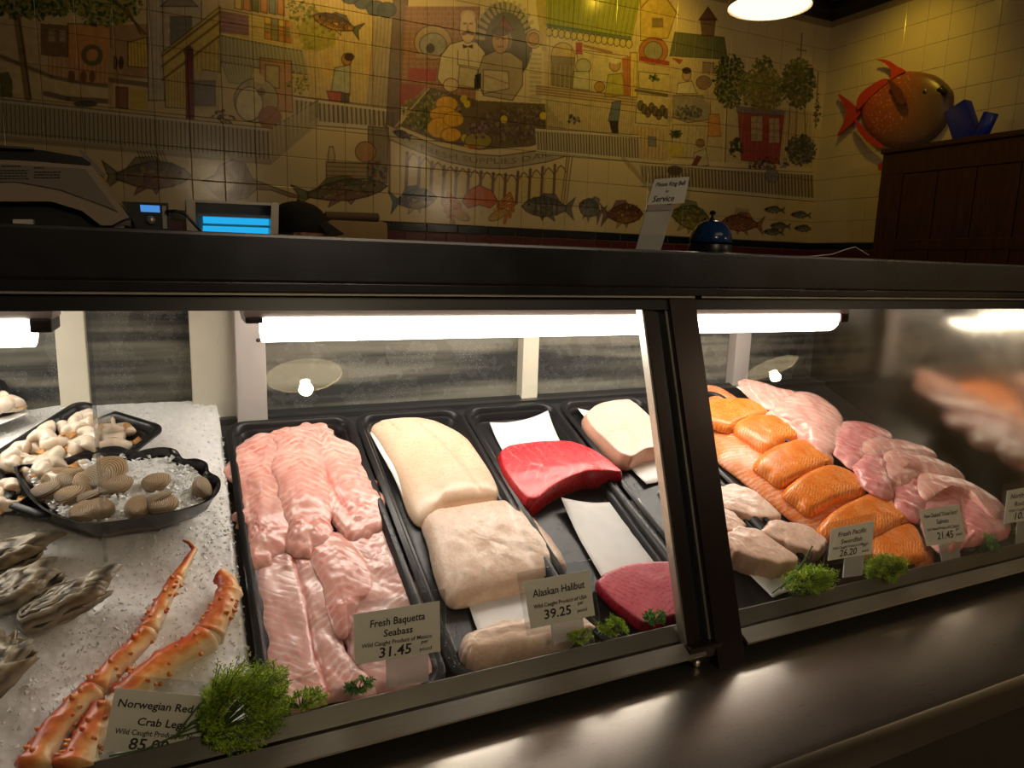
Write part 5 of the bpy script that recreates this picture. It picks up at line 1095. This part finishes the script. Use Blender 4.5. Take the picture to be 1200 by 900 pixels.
price_card('swordfish price card reading 26.20, among dill in the right window', [(974,620),(1024,610),(1021,649),(970,657)], [('Fresh Pacific', .5, .30, .15, .66), ('Swordfish', .5, .54, .14, .50), (WC+'Mexico', .49, .69, .08, .82), ('26.20', .44, .93, .21, .40), ('per', .82, .74, .08, .09), ('pound', .84, .90, .08, .16)], stem=(.38, .82, 1.6))
price_card('salmon price card reading 21.45, second from the right', [(1077,598),(1124,591),(1131,634),(1086,640)], [('New Zealand "Ocean Farm"', .5, .24, .11, .84), ('Salmon', .5, .44, .13, .30), ('Farm Raised Product of N. Zealand', .49, .60, .08, .82), ('21.45', .5, .86, .2, .42), ('per', .84, .68, .08, .09), ('pound', .86, .82, .08, .16)], stem=(.3, .8, 1.65))
price_card('northern rock fish price card reading 10.60, cut by the right edge', [(1180,575),(1232,566),(1228,606),(1176,614)], [('Northwest', .34, .28, .15, .5), ('Rockfish', .40, .52, .14, .42), (WC+'USA', .49, .68, .08, .82), ('10.60', .42, .92, .21, .40)], stem=(.3, .8, 1.65))
# ================================================================ DILL
def m_dill(name, a, b):
    t = NT(name); o = t.coord('Object'); c = t.mix(t.ramp(t.noise(60, 3, .6, o), [(.35, 0.0), (.65, 1.0)]), a, b); t.pbr(c, .45, 0, Subsurface_Weight=.2, Subsurface_Scale=.002); return t.m
M['dill'] = m_dill('dill_green', (.20, .34, .02), (.58, .78, .07)); M['dill2'] = m_dill('dill_dark_green', (.04, .20, .05), (.20, .46, .09)); M['stem'] = plain('dill_stem', (.05, .11, .02), .4)
def dill(label, c, rx, rz, n, seed, mat='dill', stems=(), depth=.02, back=.02):
    """a tuft of feathery fronds: c pixel of the centre, rx/rz half size in metres"""
    R = np.random.RandomState(seed); c3 = np.array(onglass(c, back)); ex = np.array([1., 0, 0]); ez = GT-GB; ez = ez/np.linalg.norm(ez); ey = -GN
    t = thing('dill_sprig', label, 'dill', c3-ez*rz); st = MB(); fr = MB()
    root = c3-ex*rx*.9-ez*rz*.5 if stems else c3-ez*rz*.8
    for k in range(n):
        a = R.uniform(0, 2*PI); q = R.uniform(.15, 1)**.5; tip = c3+ex*rx*q*math.cos(a)+ez*rz*q*math.sin(a)*(1+.15*R.randn())+ey*depth*R.uniform(-1, 1)
        mid = (root+tip)/2+ez*rz*.25*R.uniform(-.2, 1)+ey*depth*.4*R.randn(); d = tip-mid; L = np.linalg.norm(d); d /= L
        if k % 4 == 0: st.tube([root, mid, tip], [.0008, .0006, .0003], 4)
        for j in range(14):
            s = j/13; b = mid+(tip-mid)*(.3+.7*s); w = R.randn(3); w -= d*(w@d)*.5; w /= np.linalg.norm(w); dr = d*.75+w; dr /= np.linalg.norm(dr); ln = .0065*(1-.45*s)*R.uniform(.7, 1.3); sd = np.cross(dr, R.randn(3)); sd /= np.linalg.norm(sd)
            sd *= .00085; e = b+dr*ln; m1 = b+dr*ln*.5; fr.add([b-sd*.5, m1-sd, e, m1+sd], [(0, 1, 2), (0, 2, 3)])
            for f in (.45, .75):
                w2 = R.randn(3); w2 /= np.linalg.norm(w2); g = b+dr*ln*f; e2 = g+(dr*.7+w2*.7)*ln*.45; fr.add([g-sd*.6, g+sd*.6, e2], [(0, 1, 2)])
    for pth in stems: st.tube([onglass(p, back+.002) for i, p in enumerate(pth)], .0011, 6)
    if st.v: st.build('stem', M['stem'], t)
    fr.build('fronds', M[mat], t, kind='stuff'); return t
S0 = [[(128,886),(170,878),(215,858),(258,838)], [(200,866),(235,842),(270,822)], [(205,864),(240,856),(275,850)], [(206,862),(232,828),(262,800)], [(205,866),(225,846),(255,830)]]
dill('big bunch of bright green dill over the crab leg price card', (287,829), .048, .05, 700, 1, stems=S0, depth=.010, back=.011)
dill('dark green dill tips rising behind the big dill bunch', (318,800), .022, .024, 80, 2, 'dill', depth=.012, back=.03)
dill('low green dill sprig at the front of the first tray', (352,820), .034, .012, 90, 3, 'dill', depth=.012, back=.025)
dill('small dark dill tip beside the seabass price card', (420,803), .022, .007, 36, 4, 'dill2', depth=.008, back=.022)
dill('small bright dill sprig in front of the ringed tuna', (718,733), .022, .011, 60, 5, depth=.012, back=.02)
dill('dark dill tuft leaning on the ringed tuna', (768,722), .017, .010, 50, 6, 'dill2', depth=.01, back=.025)
dill('pale dill sprig lying on the front halibut piece', (680,745), .018, .007, 30, 7, depth=.01, back=.02)
dill('long green dill bunch left of the swordfish price card', (952,678), .050, .022, 330, 8, depth=.022, back=.018, stems=[[(915,690),(935,668),(952,640)], [(905,695),(930,676),(945,655)]])
dill('rounded green dill bunch right of the swordfish price card', (1037,664), .042, .022, 330, 9, depth=.022, back=.02)
dill('tiny upright dill tuft right of the salmon price card', (1160,638), .017, .019, 60, 10, 'dill2', depth=.012, back=.02)
dill('dill behind the rockfish price card at the right edge', (1196,630), .026, .02, 80, 11, depth=.012, back=.045)
# ================================================================ THINGS ON AND BEHIND THE COUNTER
ZT = EYE+.022
def extr(px, Y, dep, mb=None, zmin=None):
    P = [aty(p, Y) for p in px]; P = [np.array([q[0], q[1], max(q[2], zmin) if zmin else q[2]]) for q in P]; n = len(P)
    mb = mb or MB(); return mb.add([tuple(q) for q in P]+[tuple(q+np.array([0, dep, 0])) for q in P], [tuple(range(n))[::-1], tuple(range(n, 2*n))]+[(i, (i+1) % n, n+(i+1) % n, n+i) for i in range(n)])
M['beige'] = plain('beige_scale_plastic', (.34, .25, .17), .45, 0, .08, 30); M['taupe'] = plain('grey_label_panel', (.20, .155, .12), .5); M['blackp'] = plain('black_device_plastic', (.012, .012, .014), .35)
M['silver'] = plain('silver_plastic', (.38, .34, .29), .3, .6); M['kraft'] = plain('kraft_paper', (.42, .28, .14), .8, 0, .15, 20); M['kraft2'] = plain('dark_kraft_roll', (.16, .10, .055), .75)
M['whitepl'] = plain('white_plastic', (.6, .58, .52), .4)
Ys = 1.16
t = thing('counter_scale', 'beige weighing scale on the steel counter at the far left, sloped label panel', 'scale', (aty((60, 262), Ys)[0], Ys+.1, ZT))
extr([(-70,186),(0,187),(60,190),(108,195),(128,224),(150,254),(150,264),(118,264),(96,247),(60,236),(0,236),(-70,238)], Ys, .22).build('body', M['beige'], t); fixn(t.children[0])
lp = fixn(extr([(-70,192),(0,192),(100,198),(118,222),(138,248),(125,242),(70,222),(20,213),(-70,213)], Ys-.003, .006).build('label_panel', M['taupe'], t))
fixn(extr([(-70,170),(0,172),(50,176),(96,184),(105,190),(100,194),(0,186),(-70,184)], Ys+.0, .24).build('platter', M['blackp'], t))
fixn(extr([(-70,168),(0,170),(40,173),(40,175),(0,173),(-70,171)], Ys-.01, .25).build('platter_rim', M['steel'], t))
fixn(extr([(92,174),(96,176),(112,192),(124,206),(116,204),(100,192)], Ys+.02, .006).build('platter_prong', M['taupe'], t))
fixn(extr([(-70,238),(0,236),(60,237),(96,248),(116,264),(116,270),(-70,270)], Ys+.02, .18, zmin=ZT).build('underside', M['blackp'], t))
for a, b in ((15, 38), (134, 145)): fixn(extr([(a,257),(b,257),(b,268),(a,268)], Ys+.005, .02, zmin=ZT).build('foot', M['whitepl'], t))
mb = MB()
for k, (x, y, w_, nl) in enumerate(((2, 194, 24, 1), (0, 199, 34, 4), (40, 196, 14, 1), (40, 201, 32, 3))):
    for l in range(nl):
        R = random.Random(k*9+l); xx = x
        while xx < x+w_-3:
            wl = R.uniform(2, 5); extr([(xx, y+l*3.2), (xx+wl, y+.25+l*3.2), (xx+wl, y+1.35+l*3.2), (xx, y+1.1+l*3.2)], Ys-.0042, .0008, mb); xx += wl+1
mb.build('small_print', M['ink'], lp, kind='stuff')
# card terminal
Y_ = 1.24; t = thing('label_printer', 'small black device with lit blue screen beside the beige scale', 'device', (aty((172, 264), Y_)[0], Y_+.04, ZT))
fixn(extr([(142,236),(197,238),(199,270),(162,270)], Y_, .1, zmin=ZT).build('body', M['blackp'], t)); fixn(extr([(164,240),(187,241),(187.5,249),(165,248)], Y_-.002, .004).build('screen', M['lcd'], t))
fixn(extr([(190,241),(194.5,241.5),(196,268),(191,268)], Y_-.002, .004, zmin=ZT).build('key_strip', M['silver'], t)); q = aty((177, 258), Y_-.004); MB().ball(tuple(q), (.0065, .003, .0065), 14, 8).build('dial', M['silver'], t, smooth=True)
mb = MB(); mb.tube([aty(p, Y_-.01) for p in ((194,248),(206,247),(217,251),(226,261),(236,272))], .0022, 8); tag(mb.build('power_cord', M['blackp'], smooth=True), 'black cord running from the small device toward the blue lit box', 'cord')
mb = MB(); mb.tube([aty(p, Ys-.015) for p in ((156,255),(146,258),(134,264),(128,268))], .0016, 8); tag(mb.build('power_cord', M['blackp'], smooth=True), 'thin black cord below the corner of the beige scale', 'cord')
# blue lit box
Y_ = 1.40; t = thing('insect_lamp', 'silver framed box with glowing blue tubes on the counter left of the cap', 'lamp', (aty((270, 272), Y_)[0], Y_+.05, ZT))
fixn(extr([(218,233),(229,234),(229,274),(219,274)], Y_-.01, .12, zmin=ZT).build('side_frame', M['silver'], t)); fixn(extr([(318,237),(327,238),(326,277),(317,277)], Y_-.01, .12, zmin=ZT).build('side_frame', M['silver'], t))
fixn(extr([(229,234),(320,238),(320,241),(229,237)], Y_-.008, .12).build('top_frame', M['silver'], t)); fixn(extr([(229,237),(319,241),(319,277),(229,274)], Y_+.06, .04, zmin=ZT).build('back_plate', M['silver'], t))
fixn(extr([(231,250),(319,253),(319,256),(231,252.5)], Y_-.002, .05).build('tube_guard', M['taupe'], t))
for a, b in (((238,257.5),(318,260.5)), ((238,268.5),(318,271))):
    MB().tube([aty(a, Y_+.03), aty(b, Y_+.03)], .0062, 12).build('blue_tube', M['blue_tube'], t, smooth=.8)
# back counter and kraft parcel
struct(MB().box(X0, X1-.001, 3.35, Y1-.007, 0, EYE+.05), 'trim_3', M['frame'])
t = thing('paper_parcel', 'tan kraft paper bundle with a dark roll on top, behind the cap', 'parcel', (aty((418, 275), 3.45)[0], 3.55, EYE+.05))
P = [aty(p, 3.45) for p in ((388,268),(456,270))]; mb = MB(); x0, x1 = P[0][0]-.02, P[1][0]; zt_ = aty((420, 257.5), 3.45)[2]
mb.box(x0, x1, 3.45, 3.68, EYE+.05, zt_, .03); mb.build('bundle', M['kraft'], t, smooth=.6)
a, b = aty((380, 253), 3.47), aty((444, 255), 3.47); MB().tube([a-np.array([0, 0, 0]), a+(b-a)*.02, a+(b-a)*.98, b], [.012, .021, .021, .012], 14).build('roll', M['kraft2'], t, smooth=.8)
# sign stand
t = thing('service_sign', 'clear sign stand on the counter asking to ring bell, left of the blue bell', 'sign', (aty((768, 290), .98)[0], .99, ZT))
Yg = .96
def quad(px, Y, off, name, mat, th=.0015):
    return fixn(extr(px, Y+off, th).build(name, mat, t))
quad([(767,206),(812,203),(806,244),(758,245)], Yg, .003, 'holder', M['acrylic']); quad([(758,245),(790,243),(773,297),(744,296)], Yg, .003, 'holder', M['frost'])
Wc = [aty(p, Yg) for p in ((767,210),(808,207),(802,238),(758,240))]; 
sgc = quad([(767,210),(808,207),(802,238),(758,240)], Yg, 0.0, 'card', M['whitepl'])
M['lilac'] = plain('lilac_stripe', (.30, .24, .26), .5); quad([(760,241),(790,240),(787,246),(758,247)], Yg, -.0, 'stripe', M['lilac'])
mb = MB()
for tx, cx, by, hh, wdt in (('Please Ring Bell', .5, .30, .17, .84), ('for', .45, .56, .12, .10), ('Service', .40, .90, .24, .58)):
    V, F = text_mesh(tx, 1.0, .15, .02); a0, a1 = V[:, 0].min(), V[:, 0].max(); sx = wdt/(a1-a0)
    def at2(s, r): return (Wc[0]*(1-s)+Wc[1]*s)*(1-r)+(Wc[3]*(1-s)+Wc[2]*s)*r+np.array([0, -.0004, 0])
    mb.add([tuple(at2(cx+(v[0]-(a0+a1)/2)*sx, by-v[1]*hh/.72)) for v in V], F)
mb.build('lettering', M['ink'], sgc)
# bell
M['blue_glaze'] = plain('blue_speckled_enamel', (.012, .045, .16), .18, 0, .6, 160); M['blackm'] = plain('black_bell_base', (.01, .01, .012), .35)
bc = aty((832, 292), .96); t = thing('counter_bell', 'blue domed call bell with black base and knob on the counter', 'bell', (bc[0], bc[1], ZT)); c = (bc[0], bc[1], ZT); s = 1.0
MB().lathe([(.0, 0), (.037, 0), (.038, .005), (.036, .014), (.030, .0175), (.0, .0175)], c, 36).build('base', M['blackm'], t, smooth=.6)
MB().lathe([(a_, .018+(b_-.014)*1.25) for a_, b_ in [(.0345, .014), (.0352, .0155), (.034, .021), (.031, .029), (.026, .0355), (.018, .0405), (.008, .0432), (.0, .0435)]], c, 40).build('dome', M['blue_glaze'], t, smooth=.9)
MB().lathe([(.004, .054), (.004, .058), (.002, .059), (.002, .063), (.005, .0645), (.0055, .0675), (.003, .070), (.0, .0705)], c, 18).build('knob', M['blackm'], t, smooth=.7)
# thin pale cord on the counter
mb = MB(); mb.tube([aty(p, 1.02) for p in ((858,299),(900,301),(950,300.5),(975,298),(992,292),(1002,289.5),(1010,294),(1018,299))], .0011, 6); tag(mb.build('pale_cord', M['whitepl'], smooth=True), 'thin pale cord rising in a bend on the counter by the wooden cabinet', 'cord')
# ---- wooden cabinet
def m_wood():
    t = NT('reddish_brown_wood'); v = t.coord('Object', (14, 14, 1.4)); n = t.noise(3, 5, .6, v, 1.2); c = t.ramp(n, [(.3, (.030, .008, .004)), (.7, (.085, .022, .010))]); t.pbr(c, .42, 0, Normal=t.bump(n, .25, .003)); return t.m
M['wood'] = m_wood()
XW = 3.85; topz = atx((1035, 175), XW)[2]; yf = atx((1035, 175), XW)[1]; yn = 1.9
t = thing('wooden_cabinet', 'dark reddish wooden cabinet with plank side panel against the right wall', 'cabinet', (4.1, 2.45, 0))
MB().box(XW+.02, X1-.008, yn, yf-.01, 0, topz-.03).build('carcass', M['wood'], t)
MB().box(XW-.02, X1-.008, yn-.02, yf+.0, topz-.03, topz, .006).build('top_board', M['wood'], t)
g = [atx(p, XW)[1] for p in ((1052, 250), (1092, 250), (1137, 250), (1188, 250))]; zr = atx((1060, 198), XW)[2]; zr = topz-.155
MB().box(XW, XW+.02, yn, yf-.004, zr, topz-.03, .004).build('top_rail', M['wood'], t); MB().box(XW, XW+.02, yn, yf-.004, 0, .25, .004).build('bottom_rail', M['wood'], t)
MB().box(XW, XW+.02, g[0], yf-.004, .25, zr, .004).build('stile', M['wood'], t)
ys = g+[g[3]-(g[2]-g[3]), g[3]-2*(g[2]-g[3])]
for a, b in zip(ys[:-1], ys[1:]): 
    if b > yn: MB().box(XW+.008, XW+.02, b+.003, a-.003, .25, zr, .003).build('plank', M['wood'], t)
z1_ = EYE+.03*3; MB().box(XW+.004, XW+.02, yn, g[0], EYE+.13, EYE+.19, .003).build('middle_rail', M['wood'], t)
M['blue_wrap'] = plain('deep_blue_wrap', (.01, .03, .36), .3, 0, .6, 30)
def tilted_box(label, pa, pb, w_, d_, X, rnd_):
    a, b = atx(pa, X), atx(pb, X); ax = b-a; L = np.linalg.norm(ax); ax /= L; sx = np.array([0, 1., 0]); sx -= ax*(sx@ax); sx /= np.linalg.norm(sx); sy = np.cross(ax, sx)
    a = a.copy()
    def T(x, y, z): return tuple(a+sx*x+sy*y+ax*z)
    if rnd_: mb = MB(); mb.tube([a, a+ax*L*.03, a+ax*L*.97, b], [w_*.46, w_*.5, w_*.5, w_*.46], 18)
    else: mb = MB().box(-w_/2, w_/2, -d_/2, d_/2, 0, L, .006, T=T)
    dz = topz-min(v[2] for v in mb.v); mb.v = [(x, y, z+dz) for x, y, z in mb.v]
    return tag(fixn(mb.build('blue_package', M['blue_wrap'], smooth=.6)), label, 'package')
tilted_box('wider blue package leaning left on top of the wooden cabinet', (1136, 158), (1123, 118), .125, .07, 4.08, False)
tilted_box('narrow blue roll leaning right on top of the wooden cabinet', (1148, 157), (1163, 124), .075, .07, 4.05, True)
# ---- mounted opah
def m_opah():
    t = NT('opah_skin'); uv = t.n('UVMap'); sx = t.n('SeparateXYZ', {0: uv}); o = t.coord('Object'); vo = t.n('TexVoronoi', {'Scale': 42.0, 'Vector': o}); sp = t.ramp((vo, 'Distance'), [(.16, 1.0), (.32, 0.0)])
    g_ = t.ramp((sx, 'X'), [(.10, (.42, .075, .022)), (.5, (.30, .09, .04)), (.85, (.13, .075, .05))])
    m2 = t.ramp((sx, 'X'), [(.45, .75), (.72, 0.0)]); c = t.mix(t.math('MULTIPLY', sp, m2), g_, (.75, .32, .10)); c = t.mix(t.ramp((sx, 'Y'), [(.08, .6), (.35, 0.0)]), c, (.20, .13, .10)); t.pbr(c, .33, 0, Specular_IOR_Level=.5); return t.m
M['opah'] = m_opah(); M['opahfin'] = plain('opah_fin_red', (.50, .045, .02), .35, 0, .3, 30); M['opahdark'] = plain('opah_dark_fin', (.12, .03, .02), .35)
XB = X1-.05
t = thing('mounted_fish', 'round orange spotted moonfish trophy on the tiled right wall', 'fish trophy', (XB, atx((1055, 125), XB)[1], atx((1055, 125), XB)[2]-.3))
out = [(1109,111),(1104,100),(1095,91),(1082,85),(1062,82),(1046,85),(1032,96),(1018,108),(1008,119),(1005,130),(1006,140),(1012,152),(1024,164),(1038,171),(1058,172),(1078,166),(1095,152),(1105,134)]
PO = catmull([[atx(p, XB-.03)[1], atx(p, XB-.03)[2]] for p in out], 90); N = len(PO); cc = PO.mean(0); V = []; UV = []
ymin, ymax = PO[:, 0].min(), PO[:, 0].max(); zmin, zmax = PO[:, 1].min(), PO[:, 1].max()
prf = [(1.0, .07), (1.0, .03)]+[(1-(k/14)**1.25, .03-.10*math.sqrt(max(0, 1-(1-(k/14)**1.25)**2.2))) for k in range(1, 15)]
for s, dx in prf:
    for q in cc+(PO-cc)*max(s, .004): V.append((XB+dx*.6, q[0], q[1])); UV.append((1-(q[0]-ymin)/(ymax-ymin), (q[1]-zmin)/(zmax-zmin)))
mb = MB(); mb.add(V, [(i*N+k, i*N+(k+1) % N, (i+1)*N+(k+1) % N, (i+1)*N+k) for i in range(len(prf)-1) for k in range(N)]); fixn(mb.build('body', M['opah'], t, smooth=True, uv=np.array(UV)))
def fin(px, name, mat, X, th=.012):
    P = [atx(p, X) for p in catmull(px, len(px)*4)]; n = len(P); mb = MB(); mb.add([tuple(q) for q in P]+[tuple(q+np.array([th, 0, 0])) for q in P], [tuple(range(n)), tuple(range(n, 2*n))[::-1]]+[(i, (i+1) % n, n+(i+1) % n, n+i) for i in range(n)]); fixn(mb.build(name, mat, t))
fin([(1027,70),(1038,70),(1050,77),(1060,83),(1052,88),(1043,93),(1044,84),(1038,75)], 'dorsal_fin', M['opahfin'], XB-.02)
fin([(1005,128),(1004,118),(1010,108),(1022,99),(1036,92),(1040,96),(1026,108),(1012,122)], 'dorsal_ridge', M['opahfin'], XB-.02)
fin([(982,110),(994,118),(1004,126),(1008,131),(1004,138),(992,150),(981,159),(988,144),(991,133),(988,122)], 'tail_fin', M['opahfin'], XB-.0)
fin([(1001,139),(1008,146),(1018,158),(1034,171),(1030,173),(1016,166),(1005,152)], 'anal_fin', M['opahfin'], XB-.02)
fin([(1040,93),(1048,98),(1056,106),(1061,117),(1060,122),(1052,120),(1046,108)], 'pectoral_fin', M['opahdark'], XB-.085)
fin([(1030,192),(1034,190),(1037,195),(1033,199),(1029,199)], 'pelvic_fin', M['opahfin'], XB-.03)
e = atx((1084, 107), XB-.028); mb = MB(); mb.ball(tuple(e+np.array([.004, 0, 0])), (.016, .017, .017), 16, 10); mb.build('eye', M['silver'], t, smooth=True); mb = MB(); mb.ball(tuple(e+np.array([-.006, 0, 0])), (.009, .010, .010), 12, 8); mb.build('pupil', M['blackp'], t, smooth=True)
mb = MB(); mb.tube([atx(p, XB-.05) for p in ((1108,110),(1103,104),(1099,106))], [.018, .02, .012], 10); mb.build('mouth', M['blackp'], t, smooth=True)
# ---- pendants
def pendant(label, c, r=.16, bulb=True):
    t = thing('pendant_lamp', label, 'pendant lamp', c, 'pendant lamps')
    MB().lathe([(r*.16, .2), (r*.3, .17), (r*.62, .11), (r*.9, .055), (r, .01), (r, 0), (r*.97, .002), (r*.86, .05), (r*.58, .1), (r*.26, .155), (r*.12, .18)], c, 40).build('shade', M['shade'], t, smooth=True)
    MB().lathe([(r*.965, .006), (r*.8, -.006), (r*.5, -.016), (r*.2, -.021), (.0, -.022)], c, 40).build('glass_bowl', M['pend'], t, smooth=True)
    mb = MB(); mb.ball((c[0], c[1], c[2]-.03+(0 if bulb else .08)), .022, 14, 10); mb.build('bulb', M['bulb'], t, smooth=True)
    MB().tube([(c[0], c[1], c[2]+.18), (c[0], c[1], CEIL)], .004, 8).build('cord', M['blackp'], t); MB().lathe([(.0, CEIL-c[2]-.03), (.04, CEIL-c[2]-.025), (.055, CEIL-c[2])], c, 20).build('ceiling_rose', M['bronze'], t)
    d = bpy.data.lights.new('pendant_light', 'POINT'); d.energy = PEND_W if c[1] < 0 else 2.0; d.color = (1, .80, .52); d.shadow_soft_size = .028; o = bpy.data.objects.new('pendant_light', d); C.objects.link(o); o.location = (c[0], c[1], c[2]-.06)
    return t
M['shade'] = plain('cream_glass_shade', (.5, .42, .28), .3)
def mirrored(p, z):
    h = onglass(p); d = ray(*p); n = GN; r = d-n*2*(d@n); k = (z-h[2])/r[2]; return h+r*k
c = aty((902, 3), 2.0); pendant('cream glass pendant lamp glowing near the ceiling at the top right', (c[0], 2.0, aty((902, 9), 2.0)[2]), .14, False)
for p, lb in (((357, 441), 'pendant lamp over the customer side, mirrored in the left window'), ((905, 431), 'pendant lamp farther back, mirrored in the right window')):
    q = mirrored(p, c[2]*.0+EYE+.86+(0 if p[0] < 600 else .0)); pendant(lb, tuple(q))
# ---- worker behind the counter
M['skin'] = plain('skin', (.50, .27, .18), .5, 0, .08, 30, Subsurface_Weight=.1, Subsurface_Scale=.01); M['cap'] = plain('black_cap_cloth', (.008, .008, .010), .75, 0, .3, 200); M['shirt'] = plain('black_shirt', (.012, .012, .015), .8); M['hair'] = plain('dark_hair', (.02, .013, .01), .6)
YP = 2.85; hc = aty((347, 268), YP); hx, hz_ = hc[0], aty((347, 240), YP)[2]-.115
t = thing('person', 'worker in a black cap facing right behind the counter, only the cap and ear visible', 'person', (hx-.1, YP, 0))
bm = bmesh.new(); sk = bm.verts.layers.skin.verify(); J = {}
def jv(n_, co): J[n_] = bm.verts.new(Vector(co)-Vector(t.location))
H = hz_
pts = {'pel': (hx-.22, YP, .93), 'bel': (hx-.19, YP, 1.02), 'che': (hx-.12, YP, H-.26), 'nck': (hx-.04, YP, H-.15), 'hd': (hx-.01, YP, H-.07)}
for s, sy in (('l', -1), ('r', 1)):
    pts.update({'hip'+s: (hx-.22, YP+sy*.09, .88), 'kne'+s: (hx-.18, YP+sy*.11, .48), 'ank'+s: (hx-.22, YP+sy*.11, .08), 'toe'+s: (hx-.08, YP+sy*.12, .035), 'sho'+s: (hx-.11, YP+sy*.18, H-.22), 'elb'+s: (hx-.06, YP+sy*.24, H-.46), 'wri'+s: (hx+.16, YP+sy*.16, H-.50)})
for k, v in pts.items(): jv(k, v)
rad = {'pel': .15, 'bel': .145, 'che': .15, 'nck': .055, 'hd': .06}
for s in 'lr': rad.update({'hip'+s: .095, 'kne'+s: .062, 'ank'+s: .042, 'toe'+s: .035, 'sho'+s: .065, 'elb'+s: .045, 'wri'+s: .03})
for a, b in [('pel', 'bel'), ('bel', 'che'), ('che', 'nck'), ('nck', 'hd')]+[e for s in 'lr' for e in (('pel', 'hip'+s), ('hip'+s, 'kne'+s), ('kne'+s, 'ank'+s), ('ank'+s, 'toe'+s), ('che', 'sho'+s), ('sho'+s, 'elb'+s), ('elb'+s, 'wri'+s))]: bm.edges.new((J[a], J[b]))
for k, v in J.items(): v[sk].radius = (rad[k], rad[k]); v[sk].use_root = (k == 'pel')
me = bpy.data.meshes.new('body'); bm.to_mesh(me); bm.free(); me.materials.append(M['shirt']); ob = bpy.data.objects.new('body', me); C.objects.link(ob); ob.parent = t; ob.modifiers.new('s', 'SKIN').use_smooth_shade = True; ob.modifiers.new('b', 'SUBSURF').levels = 1
# hands
for sy in (-1, 1):
    w0 = np.array([hx+.16, YP+sy*.16, H-.50]); mb = MB(); mb.ball(tuple(w0+np.array([.045, 0, -.002])), (.05, .04, .016), 14, 8)
    for k in range(4):
        a = w0+np.array([.08, (k-1.5)*.02, 0]); L = (.06, .072, .066, .05)[k]; mb.tube([a, a+np.array([L*.45, 0, -.004]), a+np.array([L*.85, 0, -.018]), a+np.array([L, 0, -.03])], [.009, .0085, .0078, .006], 8)
    a = w0+np.array([.03, -sy*.036, 0]); mb.tube([a, a+np.array([.02, -sy*.02, -.004]), a+np.array([.045, -sy*.026, -.012])], [.011, .010, .007], 8); mb.build('hand', M['skin'], t, smooth=True)
# head: one surface with nose, brow and chin
V = []; n1, n2 = 28, 22
for i in range(n2+1):
    ph = PI*i/n2
    for k in range(n1):
        th = 2*PI*k/n1; x, y, z = math.sin(ph)*math.cos(th), math.sin(ph)*math.sin(th), math.cos(ph)
        rx = .098*(1 if x > 0 else 1.0); X_ = rx*x; Y_h = .075*y*(1-.28*max(0, -z)**1.5); Z_ = .118*z
        if x > 0: X_ += .022*math.exp(-((y/.16)**2+((z+.12)/.13)**2))+.010*math.exp(-((y/.3)**2+((z+.75)/.2)**2))+.006*math.exp(-((y/.5)**2+((z-.25)/.1)**2))-.007*math.exp(-(((abs(y)-.32)/.13)**2+((z-.06)/.1)**2))
        V.append((hx+.02+X_, YP+Y_h, H-.005+Z_))
mb = MB(); mb.add(V, [(i*n1+k, (i+1)*n1+k, (i+1)*n1+(k+1) % n1, i*n1+(k+1) % n1) for i in range(n2) for k in range(n1)]); mb.build('head', M['skin'], t, smooth=True)
for sy in (-1, 1):
    mb = MB(); mb.ball((hx+.012, YP+sy*.077, H-.012), (.019, .009, .031), 12, 8); mb.build('ear', M['skin'], t, smooth=True)
    mb = MB(); mb.ball((hx+.100, YP+sy*.028, H-.0), (.011, .012, .008), 10, 8); mb.build('eye', M['whitepl'], t, smooth=True)
mb = MB(); mb.ball((hx+.112, YP, H-.062), (.008, .024, .006), 12, 6); mb.build('mouth', M['skin'], t, smooth=True)
mb = MB(); mb.lathe([(.094, -.0), (.099, .02), (.096, .055), (.082, .084), (.055, .106), (.025, .115), (.0, .117)], (0, 0, 0), 36); mb.v = [(hx+.01+x*1.08, YP+y*.88, H+.012+z) for x, y, z in mb.v]; mb.build('cap', M['cap'], t, smooth=True)
V = []; 
for j in range(2):
    for i in range(9):
        for k in range(13):
            a = (k/12-.5)*2.1; r0 = .094; f = i/8; V.append((hx+.01+math.cos(a)*(r0*1.06)+f*.07*math.cos(a*.75), YP+math.sin(a)*r0*.86, H+.062-.045*f-.020*abs(math.sin(a))**2*f-j*.004))
F = [(i*13+k, i*13+k+1, (i+1)*13+k+1, (i+1)*13+k) for i in range(8) for k in range(12)]; F += [tuple(117+q for q in f)[::-1] for f in F]; F += [(8*13+k, 8*13+k+1, 117+8*13+k+1, 117+8*13+k) for k in range(12)]
mb = MB(); mb.add(V, F); mb.build('cap_brim', M['cap'], t, smooth=True); mb = MB(); mb.ball((hx+.01, YP, H+.13), .006, 10, 6); mb.build('cap_button', M['cap'], t, smooth=True)
mb = MB(); mb.ball((hx-.03, YP, H-.01), (.066, .0715, .07), 20, 12); mb.build('hair', M['hair'], t, smooth=True)
